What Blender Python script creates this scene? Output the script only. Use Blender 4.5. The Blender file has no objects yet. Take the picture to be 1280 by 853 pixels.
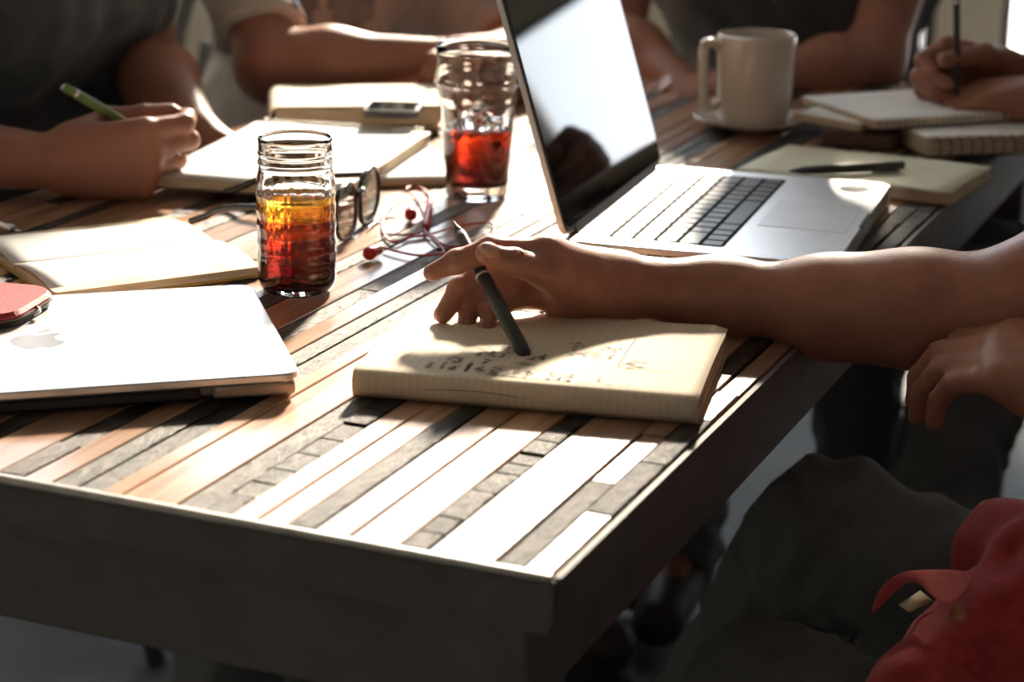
import bpy, bmesh, math, random
import numpy as np
from mathutils import Vector, Matrix

random.seed(7); np.random.seed(7)
SC = bpy.context.scene
COL = SC.collection

# ------------------------------------------------------------------ camera
F_PX, PITCH, ROLL, TZ = 2550.0, math.atan((426.5 + 340.0) / 2550.0), 0.014, 0.75
CAM = Vector((0, 0, TZ + 0.423))
_R = Vector((1, 0, 0)); _F = Vector((0, math.cos(PITCH), -math.sin(PITCH))); _U = Vector((0, math.sin(PITCH), math.cos(PITCH)))
CR = _R * math.cos(ROLL) + _U * math.sin(ROLL)
CU = -_R * math.sin(ROLL) + _U * math.cos(ROLL)
cd = bpy.data.cameras.new('camera'); cam = bpy.data.objects.new('camera', cd); COL.objects.link(cam)
cam.matrix_world = Matrix(((CR.x, CU.x, -_F.x, CAM.x), (CR.y, CU.y, -_F.y, CAM.y), (CR.z, CU.z, -_F.z, CAM.z), (0, 0, 0, 1)))
cd.sensor_width = 36.0; cd.lens = F_PX / 1280 * 36.0; cd.clip_start = 0.02
cd.dof.use_dof = True; cd.dof.focus_distance = 1.46; cd.dof.aperture_fstop = 6.3
SC.camera = cam

# ------------------------------------------------------------------ light
SUN_AZ, SUN_EL = math.radians(10.0), math.radians(25.0)      # from behind, slightly right, low
w = bpy.data.worlds.new('world'); SC.world = w; w.use_nodes = True
bg = w.node_tree.nodes['Background']; bg.inputs[0].default_value = (0.86, 0.93, 1.0, 1); bg.inputs[1].default_value = 7.0
sd = bpy.data.lights.new('sun', 'SUN'); sd.energy = 17.0; sd.angle = math.radians(4.5); sd.color = (1.0, 0.86, 0.68)
sun = bpy.data.objects.new('sun', sd); COL.objects.link(sun)
sun_dir = Vector((math.sin(SUN_AZ) * math.cos(SUN_EL), math.cos(SUN_AZ) * math.cos(SUN_EL), math.sin(SUN_EL)))
sun.rotation_euler = sun_dir.to_track_quat('Z', 'Y').to_euler(); sun.location = sun_dir * 12
SC.view_settings.view_transform = 'Standard'; SC.view_settings.look = 'None'
SC.view_settings.exposure = 0.2; SC.view_settings.gamma = 1.0; SC.view_settings.use_curve_mapping = False
SC.cycles.sample_clamp_indirect = 8.0; SC.cycles.transparent_max_bounces = 16; SC.cycles.max_bounces = 14
SC.cycles.transmission_bounces = 12; SC.cycles.blur_glossy = 0.6

def ray(x, y): return CR * (x - 640) - CU * (y - 426.5) + _F * F_PX
def at(x, y, z=TZ):
    d = ray(x, y); return CAM + d * ((z - CAM.z) / d.z)
def atY(x, y, Y):
    d = ray(x, y); return CAM + d * (Y / d.y)

# ------------------------------------------------------------------ materials
def nodes(name):
    m = bpy.data.materials.new(name); m.use_nodes = True
    nt = m.node_tree; b = nt.nodes['Principled BSDF']
    return m, nt, b
def setp(b, **k):
    for n, v in k.items():
        i = b.inputs[n.replace('_', ' ')]
        i.default_value = (*v, 1) if isinstance(v, tuple) and len(v) == 3 else v
def mat(name, col, rough=0.5, metal=0.0, var=0.12, scale=40.0, bump=0.0, bscale=200.0, stretch=(1, 1, 1), coat=0.0, spec=0.5, sss=0.0, sheen=0.0, detail=4, coords='Object', rvar=0.0):
    m, nt, b = nodes(name)
    setp(b, Roughness=rough, Metallic=metal)
    b.inputs['Specular IOR Level'].default_value = spec
    b.inputs['Coat Weight'].default_value = coat
    b.inputs['Sheen Weight'].default_value = sheen
    tc = nt.nodes.new('ShaderNodeTexCoord'); mp = nt.nodes.new('ShaderNodeMapping'); mp.inputs['Scale'].default_value = stretch
    nt.links.new(tc.outputs[coords], mp.inputs[0])
    nz = nt.nodes.new('ShaderNodeTexNoise'); nz.inputs['Scale'].default_value = scale; nz.inputs['Detail'].default_value = detail
    nt.links.new(mp.outputs[0], nz.inputs['Vector'])
    rp = nt.nodes.new('ShaderNodeValToRGB')
    rp.color_ramp.elements[0].position = 0.3; rp.color_ramp.elements[1].position = 0.7
    rp.color_ramp.elements[0].color = tuple(max(0, c * (1 - var)) for c in col) + (1,)
    rp.color_ramp.elements[1].color = tuple(min(1, c * (1 + var)) for c in col) + (1,)
    nt.links.new(nz.outputs[0], rp.inputs[0]); nt.links.new(rp.outputs[0], b.inputs['Base Color'])
    if rvar:
        mr = nt.nodes.new('ShaderNodeMapRange'); mr.inputs[3].default_value = max(0, rough - rvar); mr.inputs[4].default_value = rough + rvar
        nt.links.new(nz.outputs[0], mr.inputs[0]); nt.links.new(mr.outputs[0], b.inputs['Roughness'])
    if bump:
        n2 = nt.nodes.new('ShaderNodeTexNoise'); n2.inputs['Scale'].default_value = bscale; n2.inputs['Detail'].default_value = 5
        nt.links.new(mp.outputs[0], n2.inputs['Vector'])
        bp = nt.nodes.new('ShaderNodeBump'); bp.inputs['Strength'].default_value = bump; bp.inputs['Distance'].default_value = 0.002
        nt.links.new(n2.outputs[0], bp.inputs['Height']); nt.links.new(bp.outputs[0], b.inputs['Normal'])
    if sss:
        b.inputs['Subsurface Weight'].default_value = sss; b.inputs['Subsurface Radius'].default_value = (0.012, 0.004, 0.002); b.inputs['Subsurface Scale'].default_value = 1.0
    return m
def glass(name, col=(1, 1, 1), ior=1.5, rough=0.0):
    m, nt, b = nodes(name)
    setp(b, Base_Color=col, Roughness=rough, IOR=ior); b.inputs['Transmission Weight'].default_value = 1.0
    return m
def wood(name, dark):
    """lacquered plank: grain along local X, tint varies per plank"""
    m, nt, b = nodes(name); N = nt.nodes.new; L = nt.links.new
    tc = N('ShaderNodeTexCoord'); oi = N('ShaderNodeObjectInfo')
    off = N('ShaderNodeVectorMath'); off.operation = 'MULTIPLY_ADD'
    cmb = N('ShaderNodeCombineXYZ'); L(oi.outputs['Random'], cmb.inputs[0]); L(oi.outputs['Random'], cmb.inputs[1]); L(oi.outputs['Random'], cmb.inputs[2])
    off.inputs[1].default_value = (9, 5, 7); L(cmb.outputs[0], off.inputs[0]); L(tc.outputs['Object'], off.inputs[2])
    mp = N('ShaderNodeMapping'); mp.inputs['Scale'].default_value = (6, 90, 40) if not dark else (20, 70, 40); L(off.outputs[0], mp.inputs[0])
    gr = N('ShaderNodeTexNoise'); gr.inputs['Scale'].default_value = 1.0; gr.inputs['Detail'].default_value = 6; gr.inputs['Distortion'].default_value = 0.6; L(mp.outputs[0], gr.inputs['Vector'])
    rp = N('ShaderNodeValToRGB'); e = rp.color_ramp.elements
    if dark:
        e[0].color = (0.008, 0.007, 0.006, 1); e[1].color = (0.12, 0.095, 0.080, 1); e[0].position = 0.38; e[1].position = 0.72
    else:
        e[0].color = (0.23, 0.105, 0.055, 1); e[1].color = (0.54, 0.335, 0.205, 1); e[0].position = 0.25; e[1].position = 0.75
    L(gr.outputs[0], rp.inputs[0])
    hs = N('ShaderNodeHueSaturation'); mr = N('ShaderNodeMapRange'); mr.inputs[3].default_value = 0.65; mr.inputs[4].default_value = 1.35
    L(oi.outputs['Random'], mr.inputs[0]); L(mr.outputs[0], hs.inputs['Value']); L(rp.outputs[0], hs.inputs['Color']); L(hs.outputs[0], b.inputs['Base Color'])
    n2 = N('ShaderNodeTexNoise'); n2.inputs['Detail'].default_value = 7; n2.inputs['Roughness'].default_value = 0.65
    mp2 = N('ShaderNodeMapping'); mp2.inputs['Scale'].default_value = (60, 170, 100) if dark else (10, 120, 50)
    L(off.outputs[0], mp2.inputs[0]); L(mp2.outputs[0], n2.inputs['Vector']); n2.inputs['Scale'].default_value = 1.0
    bp = N('ShaderNodeBump'); bp.inputs['Strength'].default_value = 1.0 if dark else 0.12; bp.inputs['Distance'].default_value = 0.004
    L(n2.outputs[0], bp.inputs['Height']); L(bp.outputs[0], b.inputs['Normal'])
    b.inputs['Roughness'].default_value = 0.50 if dark else 0.30
    b.inputs['Coat Weight'].default_value = 0.0 if dark else 0.45; b.inputs['Coat Roughness'].default_value = 0.16; b.inputs['Specular IOR Level'].default_value = 0.26 if dark else 0.5
    bp2 = N('ShaderNodeBump'); bp2.inputs['Strength'].default_value = 0.35 if dark else 0.05; bp2.inputs['Distance'].default_value = 0.002
    L(n2.outputs[0], bp2.inputs['Height']); L(bp2.outputs[0], b.inputs['Coat Normal'])
    return m
def ruled(name, col, line, pitch, axis=0, grid=False):
    """paper with printed rules (flat print)"""
    m, nt, b = nodes(name); N = nt.nodes.new; L = nt.links.new
    tc = N('ShaderNodeTexCoord'); sp = N('ShaderNodeSeparateXYZ'); L(tc.outputs['Object'], sp.inputs[0])
    def stripe(k):
        mm = N('ShaderNodeMath'); mm.operation = 'MULTIPLY'; mm.inputs[1].default_value = 1 / pitch; L(sp.outputs[k], mm.inputs[0])
        fr = N('ShaderNodeMath'); fr.operation = 'FRACT'; L(mm.outputs[0], fr.inputs[0])
        lt = N('ShaderNodeMath'); lt.operation = 'LESS_THAN'; lt.inputs[1].default_value = 0.09; L(fr.outputs[0], lt.inputs[0]); return lt
    s = stripe(axis)
    if grid:
        s2 = stripe(1 - axis); mx = N('ShaderNodeMath'); mx.operation = 'MAXIMUM'; L(s.outputs[0], mx.inputs[0]); L(s2.outputs[0], mx.inputs[1]); s = mx
    nz = N('ShaderNodeTexNoise'); nz.inputs['Scale'].default_value = 25; L(tc.outputs['Object'], nz.inputs['Vector'])
    mi = N('ShaderNodeMix'); mi.data_type = 'RGBA'; mi.inputs[6].default_value = (*col, 1); mi.inputs[7].default_value = (*line, 1); L(s.outputs[0], mi.inputs[0])
    m2 = N('ShaderNodeMix'); m2.data_type = 'RGBA'; m2.blend_type = 'MULTIPLY'; m2.inputs[0].default_value = 0.12; L(mi.outputs[2], m2.inputs[6]); L(nz.outputs[0], m2.inputs[7])
    L(m2.outputs[2], b.inputs['Base Color']); b.inputs['Roughness'].default_value = 0.75; b.inputs['Specular IOR Level'].default_value = 0.25
    return m

M = {}
M['wood_light'] = wood('lacquered_light_wood', False); M['wood_dark'] = wood('lacquered_dark_wood', True)
M['steel_edge'] = mat('brushed_steel_edge', (0.50, 0.48, 0.45), 0.38, 1.0, 0.15, 60, bump=0.1)
M['black_frame'] = mat('black_painted_steel', (0.13, 0.126, 0.122), 0.6, 0, 0.12, 30, bump=0.05, spec=0.25)
M['alu'] = mat('anodised_aluminium', (0.74, 0.75, 0.77), 0.36, 1.0, 0.03, 80)
M['alu_lid'] = mat('satin_aluminium_lid', (0.80, 0.82, 0.84), 0.33, 0.85, 0.02, 60)
M['alu_edge'] = mat('aluminium_edge', (0.55, 0.45, 0.36), 0.4, 0.6, 0.05, 80)
M['logo'] = mat('polished_logo', (0.42, 0.42, 0.44), 0.25, 0.5, 0.03, 50)
M['black_plastic'] = mat('black_plastic', (0.035, 0.035, 0.037), 0.45, 0, 0.1, 60)
M['key'] = mat('black_key_plastic', (0.030, 0.033, 0.037), 0.34, 0, 0.1, 50, spec=0.45)
M['key_well'] = mat('black_keyboard_well', (0.012, 0.012, 0.013), 0.9, 0, 0.1, 50, spec=0.1)
M['screen'] = mat('glossy_dark_screen_glass', (0.010, 0.011, 0.013), 0.03, 0, 0.05, 10, spec=0.22)
M['paper'] = mat('cream_paper', (0.80, 0.72, 0.58), 0.75, 0, 0.05, 30, spec=0.25)
M['paper_white'] = mat('white_paper', (0.86, 0.86, 0.85), 0.7, 0, 0.03, 30, spec=0.3)
M['paper_edge'] = mat('page_edges', (0.62, 0.52, 0.37), 0.8, 0, 0.25, 1.0, stretch=(30, 30, 900), spec=0.2)
M['page_ruled'] = ruled('ruled_cream_page', (0.80, 0.69, 0.52), (0.68, 0.58, 0.43), 0.0055, 0, False)
M['cover_tan'] = mat('tan_card_cover', (0.45, 0.33, 0.18), 0.65, 0, 0.12, 60, spec=0.3)
M['cover_yellow'] = mat('ochre_cover_edge', (0.55, 0.36, 0.08), 0.6, 0, 0.1, 50)
M['cover_black'] = mat('black_board_cover', (0.03, 0.028, 0.027), 0.55, 0, 0.15, 60)
M['cover_brown'] = mat('brown_cover', (0.10, 0.06, 0.045), 0.55, 0, 0.2, 50)
M['wire'] = mat('white_coil_wire', (0.75, 0.75, 0.73), 0.3, 0.6, 0.05, 40)
M['wire_black'] = mat('black_coil_wire', (0.04, 0.04, 0.045), 0.3, 0.2, 0.05, 40)
M['ink'] = mat('dark_ink', (0.035, 0.03, 0.04), 0.7, 0, 0.1, 50, spec=0.2)
M['pen_black'] = mat('charcoal_pen_barrel', (0.045, 0.046, 0.048), 0.36, 0, 0.1, 90)
M['pen_green'] = mat('green_pencil_barrel', (0.16, 0.24, 0.07), 0.25, 0, 0.1, 90)
M['chrome'] = mat('chrome', (0.75, 0.75, 0.76), 0.15, 1.0, 0.03, 50)
M['white_print'] = mat('pale_print', (0.62, 0.62, 0.60), 0.5, 0, 0.03, 50)
M['red_plastic'] = mat('red_plastic', (0.42, 0.018, 0.014), 0.35, 0, 0.12, 60)
M['red_leather'] = mat('red_leather', (0.40, 0.022, 0.026), 0.45, 0, 0.12, 120, bump=0.15, bscale=500)
M['glass'] = glass('clear_glass', (0.985, 0.99, 0.985), 1.46)
M['ice'] = glass('ice', (0.97, 0.98, 0.99), 1.31, 0.04)
M['ceramic'] = mat('cream_glazed_ceramic', (0.62, 0.55, 0.47), 0.18, 0, 0.04, 20, coat=0.4)
M['coffee'] = mat('coffee', (0.16, 0.10, 0.06), 0.1, 0, 0.1, 30)
M['sun_frame'] = mat('black_acetate', (0.02, 0.022, 0.024), 0.18, 0, 0.1, 50, coat=0.4)
M['skin'] = mat('warm_skin', (0.40, 0.185, 0.125), 0.45, 0, 0.12, 60, bump=0.12, bscale=420, sss=0.12, spec=0.35)
M['skin_tan'] = mat('tanned_skin', (0.36, 0.160, 0.105), 0.48, 0, 0.08, 30, bump=0.05, bscale=300, sss=0.1, spec=0.35)
M['nail'] = mat('finger_nail', (0.62, 0.33, 0.24), 0.28, 0, 0.05, 80, spec=0.5)
M['hair'] = mat('dark_brown_hair', (0.035, 0.02, 0.012), 0.5, 0, 0.4, 1, stretch=(150, 150, 20), bump=0.6, bscale=1)
M['eye'] = mat('dark_eye', (0.06, 0.035, 0.025), 0.2, 0, 0.03, 30)
M['tee_grey'] = mat('charcoal_cotton', (0.060, 0.066, 0.072), 0.9, 0, 0.15, 60, bump=0.2, bscale=500, sheen=0.2, spec=0.2)
M['tee_white'] = mat('pale_grey_cotton', (0.42, 0.385, 0.345), 0.9, 0, 0.08, 40, bump=0.15, bscale=500, spec=0.2)
M['tee_black'] = mat('black_cotton', (0.075, 0.075, 0.076), 0.9, 0, 0.12, 60, bump=0.2, bscale=500, spec=0.15)
M['tee_blue'] = mat('navy_cotton', (0.05, 0.06, 0.15), 0.9, 0, 0.12, 60, bump=0.2, bscale=500, spec=0.2)
M['print_navy'] = mat('navy_print', (0.045, 0.05, 0.14), 0.85, 0, 0.15, 60, spec=0.15)
M['print_grey'] = mat('grey_print', (0.21, 0.20, 0.20), 0.85, 0, 0.15, 60, spec=0.15)
M['jeans'] = mat('charcoal_denim', (0.135, 0.142, 0.148), 0.9, 0, 0.25, 1.0, stretch=(900, 900, 900), bump=0.25, bscale=1, spec=0.15)
M['red_cotton'] = mat('brick_red_cotton', (0.40, 0.045, 0.042), 0.9, 0, 0.18, 90, bump=0.35, bscale=700, sheen=0.15, spec=0.15)
M['pink_cotton'] = mat('faded_pink_cotton', (0.60, 0.15, 0.14), 0.9, 0, 0.15, 90, bump=0.35, bscale=700, spec=0.15)
M['label_cloth'] = mat('cream_label', (0.62, 0.50, 0.33), 0.8, 0, 0.1, 90)
M['button'] = mat('horn_button', (0.34, 0.12, 0.05), 0.3, 0, 0.2, 150)
M['shoe'] = mat('dark_shoe', (0.05, 0.04, 0.035), 0.5, 0, 0.15, 50)
M['plaster'] = mat('cream_plaster', (0.82, 0.74, 0.60), 0.85, 0, 0.04, 3, bump=0.05, bscale=60, coords='Object')
M['plaster_dark'] = mat('warm_grey_plaster', (0.56, 0.52, 0.47), 0.85, 0, 0.06, 3)
M['ceil'] = mat('ceiling_paint', (0.78, 0.75, 0.70), 0.9, 0, 0.04, 3)
M['floor'] = mat('sealed_concrete', (0.06, 0.066, 0.07), 0.7, 0, 0.25, 3.0, bump=0.05, bscale=30, spec=0.25)
M['paving'] = mat('pale_paving', (0.55, 0.53, 0.50), 0.85, 0, 0.1, 4)
M['mullion'] = mat('dark_window_frame', (0.10, 0.095, 0.09), 0.5, 0.2, 0.1, 20)

# ------------------------------------------------------------------ object helpers
def tag(o, label=None, cat=None, group=None, kind=None):
    if label: o['label'] = label
    if cat: o['category'] = cat
    if group: o['group'] = group
    if kind: o['kind'] = kind
    return o
def thing(name, label, cat, loc=(0, 0, 0), rz=0.0, group=None, kind=None):
    o = bpy.data.objects.new(name, None); COL.objects.link(o); o.empty_display_size = 0.02
    o.location = loc; o.rotation_euler = (0, 0, rz)
    return tag(o, label, cat, group, kind)
def link(name, me, m, parent=None, world=False, smooth=False):
    o = bpy.data.objects.new(name, me); COL.objects.link(o)
    if m is not None:
        me.materials.clear()
        for q in (m if isinstance(m, (list, tuple)) else [m]): me.materials.append(M[q] if isinstance(q, str) else q)
    if smooth: me.polygons.foreach_set('use_smooth', [True] * len(me.polygons))
    if parent is not None:
        o.parent = parent
        if world: o.location = -Vector(parent.location)
    return o
def mesh(name, v, f):
    me = bpy.data.meshes.new(name); me.from_pydata([tuple(p) for p in v], [], [tuple(q) for q in f]); me.update(); return me
def obj(name, v, f, m, parent=None, world=False, smooth=False): return link(name, mesh(name, v, f), m, parent, world, smooth)
def bm_obj(name, bm, m, parent=None, world=False, smooth=False):
    bmesh.ops.recalc_face_normals(bm, faces=bm.faces)
    me = bpy.data.meshes.new(name); bm.to_mesh(me); bm.free(); return link(name, me, m, parent, world, smooth)
def box_mesh(name, sx, sy, sz, bev=0.0, seg=1, z0=True):
    bm = bmesh.new(); bmesh.ops.create_cube(bm, size=1)
    bmesh.ops.scale(bm, vec=(sx, sy, sz), verts=bm.verts)
    if z0: bmesh.ops.translate(bm, vec=(0, 0, sz / 2), verts=bm.verts)
    if bev: bmesh.ops.bevel(bm, geom=list(bm.edges), offset=bev, segments=seg, profile=0.5, affect='EDGES')
    me = bpy.data.meshes.new(name); bm.to_mesh(me); bm.free(); return me
def box(name, size, loc, m, parent=None, rz=0.0, bev=0.0, seg=1, smooth=False):
    o = link(name, box_mesh(name, *size, bev, seg), m, parent, smooth=smooth); o.location = loc; o.rotation_euler = (0, 0, rz); return o
def rrect(sx, sy, r, n=6, cx=0.0, cy=0.0):
    pts = []
    for (qx, qy, a0) in ((1, 1, 0), (-1, 1, 90), (-1, -1, 180), (1, -1, 270)):
        for i in range(n + 1):
            a = math.radians(a0 + 90 * i / n); pts.append((cx + qx * (sx / 2 - r) + r * math.cos(a), cy + qy * (sy / 2 - r) + r * math.sin(a)))
    return pts
def prism(name, pts, z0, z1, m, parent=None, bev=0.0, loc=None, rz=0.0, smooth=False):
    n = len(pts); loops = []
    c = Vector((sum(p[0] for p in pts) / n, sum(p[1] for p in pts) / n))
    def ins(d): return [((c + (Vector(p) - c) * (1 - d / max(1e-6, (Vector(p) - c).length)))) for p in pts]
    if bev: loops = [(ins(bev), z0), (pts, z0 + bev), (pts, z1 - bev), (ins(bev), z1)]
    else: loops = [(pts, z0), (pts, z1)]
    v = [(p[0], p[1], z) for ps, z in loops for p in ps]; f = [tuple(range(n))[::-1], tuple(range((len(loops) - 1) * n, len(loops) * n))]
    for k in range(len(loops) - 1):
        for i in range(n): f.append((k * n + i, k * n + (i + 1) % n, (k + 1) * n + (i + 1) % n, (k + 1) * n + i))
    o = obj(name, v, f, m, parent, smooth=smooth)
    if loc is not None: o.location = loc
    o.rotation_euler = (0, 0, rz); return o
def tube_geo(pts, r, n=8, closed=False):
    pts = [Vector(p) for p in pts]; N = len(pts); rs = r if isinstance(r, (list, tuple)) else [r] * N
    v, f = [], []; up = None
    for i, p in enumerate(pts):
        t = (pts[(i + 1) % N] - pts[i - 1]) if closed else (pts[min(i + 1, N - 1)] - pts[max(i - 1, 0)])
        t.normalize()
        if up is None: up = t.orthogonal().normalized()
        up = (up - t * up.dot(t)); up = up.normalized() if up.length > 1e-6 else t.orthogonal().normalized()
        s = t.cross(up)
        for k in range(n):
            a = 2 * math.pi * k / n; v.append(p + (up * math.cos(a) + s * math.sin(a)) * rs[i])
    for i in range(N if closed else N - 1):
        j = (i + 1) % N
        for k in range(n): f.append((i * n + k, i * n + (k + 1) % n, j * n + (k + 1) % n, j * n + k))
    if not closed: f += [tuple(range(n))[::-1], tuple(range((N - 1) * n, N * n))]
    return v, f
def tube(name, pts, r, m, parent=None, n=8, closed=False, world=False):
    v, f = tube_geo(pts, r, n, closed); return obj(name, v, f, m, parent, world, smooth=True)
def spline(ctrl, n=8, closed=False):
    c = [Vector(p) for p in ctrl]; out = []; N = len(c)
    for i in range(N if closed else N - 1):
        g = lambda k: c[k % N] if closed else c[max(0, min(N - 1, k))]
        p0, p1, p2, p3 = g(i - 1), g(i), g(i + 1), g(i + 2)
        for k in range(n):
            t = k / n; out.append(0.5 * ((2 * p1) + (p2 - p0) * t + (2 * p0 - 5 * p1 + 4 * p2 - p3) * t * t + (3 * p1 - p0 - 3 * p2 + p3) * t ** 3))
    if not closed: out.append(c[-1])
    return out
def lathe(name, prof, m, parent=None, n=48, rf=None, smooth=True):
    """prof: list of (r, z); closed surface of revolution when it starts and ends on the axis"""
    v, f, rings = [], [], []
    for (r, z) in prof:
        if r < 1e-6: rings.append([len(v)]); v.append((0, 0, z)); continue
        ring = []
        for k in range(n):
            a = 2 * math.pi * k / n; q = rf(r, z, a) if rf else r
            ring.append(len(v)); v.append((q * math.cos(a), q * math.sin(a), z))
        rings.append(ring)
    for a, b in zip(rings, rings[1:]):
        if len(a) == 1 and len(b) == 1: continue
        for k in range(n):
            if len(a) == 1: f.append((a[0], b[(k + 1) % n], b[k]))
            elif len(b) == 1: f.append((a[k], a[(k + 1) % n], b[0]))
            else: f.append((a[k], a[(k + 1) % n], b[(k + 1) % n], b[k]))
    bm = bmesh.new(); me = mesh(name, v, f); bm.from_mesh(me); bpy.data.meshes.remove(me)
    return bm_obj(name, bm, m, parent, smooth=smooth)

# ------------------------------------------------------------------ implicit modelling (bodies, clothes, cloth)
def V(*a): return np.array(a, dtype=np.float64)
def cap(a, b, ra, rb=None, k=0.02, cut=None, sub=False): return dict(t='c', a=np.array(a, float), b=np.array(b, float), ra=ra, rb=ra if rb is None else rb, k=k, cut=cut, sub=sub)
def ell(c, r, k=0.02, R=None, cut=None, sub=False): return dict(t='e', c=np.array(c, float), r=np.array(r, float), R=np.eye(3) if R is None else np.array(R, float), k=k, cut=cut, sub=sub)
def frame(x, up=(0, 0, 1)):
    x = np.array(x, float); x /= np.linalg.norm(x); up = np.array(up, float)
    y = np.cross(up, x); y /= np.linalg.norm(y); return np.stack([x, y, np.cross(x, y)], 1)
def bounds(p):
    if p['t'] == 'c':
        r = max(p['ra'], p['rb']); lo = np.minimum(p['a'], p['b']) - r; hi = np.maximum(p['a'], p['b']) + r
    else:
        r = p['r'].max(); lo = p['c'] - r; hi = p['c'] + r
    return lo, hi
def sdf_mesh(name, prims, h, fold=0.0, ff=30.0, seed=0, field=None, cuts=()):
    bs = [bounds(p) for p in prims if not p['sub']]
    lo = np.min([b[0] for b in bs], 0) - 3 * h - fold; hi = np.max([b[1] for b in bs], 0) + 3 * h + fold
    n = np.ceil((hi - lo) / h).astype(int) + 1
    ax = [(lo[i] + h * np.arange(n[i])).astype(np.float32) for i in range(3)]
    D = np.full(n, 0.06, np.float32)
    for p in prims:
        l, u = bounds(p); m = p['k'] * 1.5 + 3 * h + fold
        i0 = np.clip(((l - m - lo) / h).astype(int), 0, n - 1); i1 = np.clip(((u + m - lo) / h).astype(int) + 2, 1, n)
        sl = tuple(slice(i0[i], i1[i]) for i in range(3))
        X = ax[0][sl[0]][:, None, None]; Y = ax[1][sl[1]][None, :, None]; Z = ax[2][sl[2]][None, None, :]
        if p['t'] == 'c':
            a, b = p['a'], p['b']; d = b - a; L2 = float(d @ d) + 1e-12
            t = np.clip(((X - a[0]) * d[0] + (Y - a[1]) * d[1] + (Z - a[2]) * d[2]) / L2, 0, 1)
            q = np.sqrt((X - a[0] - t * d[0]) ** 2 + (Y - a[1] - t * d[1]) ** 2 + (Z - a[2] - t * d[2]) ** 2) - (p['ra'] + (p['rb'] - p['ra']) * t)
        else:
            c, R, r = p['c'], p['R'], p['r']
            loc = [((X - c[0]) * R[0, i] + (Y - c[1]) * R[1, i] + (Z - c[2]) * R[2, i]) for i in range(3)]
            k0 = np.sqrt(sum((loc[i] / r[i]) ** 2 for i in range(3))); k1 = np.sqrt(sum((loc[i] / r[i] ** 2) ** 2 for i in range(3))) + 1e-9
            q = k0 * (k0 - 1) / k1
        if p['cut'] is not None:
            for (cp, cn) in p['cut']: q = np.maximum(q, (X - cp[0]) * cn[0] + (Y - cp[1]) * cn[1] + (Z - cp[2]) * cn[2])
        q = q.astype(np.float32); A = D[sl]; k = max(p['k'], 1e-5)
        if p['sub']:
            q = -q; hh = np.clip(0.5 - 0.5 * (q - A) / k, 0, 1); D[sl] = q + (A - q) * hh + k * hh * (1 - hh)
        else:
            hh = np.clip(0.5 + 0.5 * (q - A) / k, 0, 1); D[sl] = q + (A - q) * hh - k * hh * (1 - hh)
    X, Y, Z = ax[0][:, None, None], ax[1][None, :, None], ax[2][None, None, :]
    if fold:
        rs = np.random.RandomState(seed); s = 0
        for j in range(6):
            v = rs.randn(3); v /= np.linalg.norm(v); fr = ff * (0.6 + 1.3 * rs.rand()); w = rs.randn(3) * ff * 0.35
            s = s + np.sin(fr * (X * v[0] + Y * v[1] + Z * v[2]) + 1.6 * np.sin(X * w[0] + Y * w[1] + Z * w[2] + j) + rs.rand() * 6)
        D = D + (fold * s / 3).astype(np.float32)
    if field is not None: D = D + field(X, Y, Z).astype(np.float32)
    for (cp, cn) in cuts: D = np.maximum(D, ((X - cp[0]) * cn[0] + (Y - cp[1]) * cn[1] + (Z - cp[2]) * cn[2]).astype(np.float32))
    return net(D, lo, h)
def net(D, lo, h):
    S = D < 0; nx, ny, nz = D.shape
    cnt = np.zeros((nx - 1, ny - 1, nz - 1), np.int8)
    offs = [(i, j, k) for i in (0, 1) for j in (0, 1) for k in (0, 1)]
    for (i, j, k) in offs: cnt += S[i:nx - 1 + i, j:ny - 1 + j, k:nz - 1 + k]
    act = np.argwhere((cnt > 0) & (cnt < 8)); n = len(act)
    idx = np.full(cnt.shape, -1, np.int32); idx[act[:, 0], act[:, 1], act[:, 2]] = np.arange(n)
    vals = {o: D[act[:, 0] + o[0], act[:, 1] + o[1], act[:, 2] + o[2]] for o in offs}
    P = np.zeros((n, 3)); W = np.zeros(n)
    for a in offs:
        for d in range(3):
            if a[d]: continue
            b = list(a); b[d] = 1; b = tuple(b); va, vb = vals[a], vals[b]; cr = (va < 0) != (vb < 0)
            t = np.where(cr, va / np.where(cr, va - vb, 1), 0)
            q = np.tile(np.array(a, float), (n, 1)); q[:, d] += t
            P += q * cr[:, None]; W += cr
    P = lo + h * (act + P / np.maximum(W, 1)[:, None])
    F = []
    for d in range(3):
        s0 = [slice(None)] * 3; s1 = [slice(None)] * 3; s0[d] = slice(0, -1); s1[d] = slice(1, None)
        A, B = S[tuple(s0)], S[tuple(s1)]; e = np.argwhere(A != B); u, v = (d + 1) % 3, (d + 2) % 3
        e = e[(e[:, u] > 0) & (e[:, v] > 0) & (e[:, u] < D.shape[u] - 1) & (e[:, v] < D.shape[v] - 1)]
        ins = A[e[:, 0], e[:, 1], e[:, 2]]
        def g(du, dv):
            q = e.copy(); q[:, u] += du; q[:, v] += dv; return idx[q[:, 0], q[:, 1], q[:, 2]]
        q = np.stack([g(-1, -1), g(0, -1), g(0, 0), g(-1, 0)], 1); q[~ins] = q[~ins][:, ::-1]; F.append(q)
    return P, np.concatenate(F)
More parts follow.
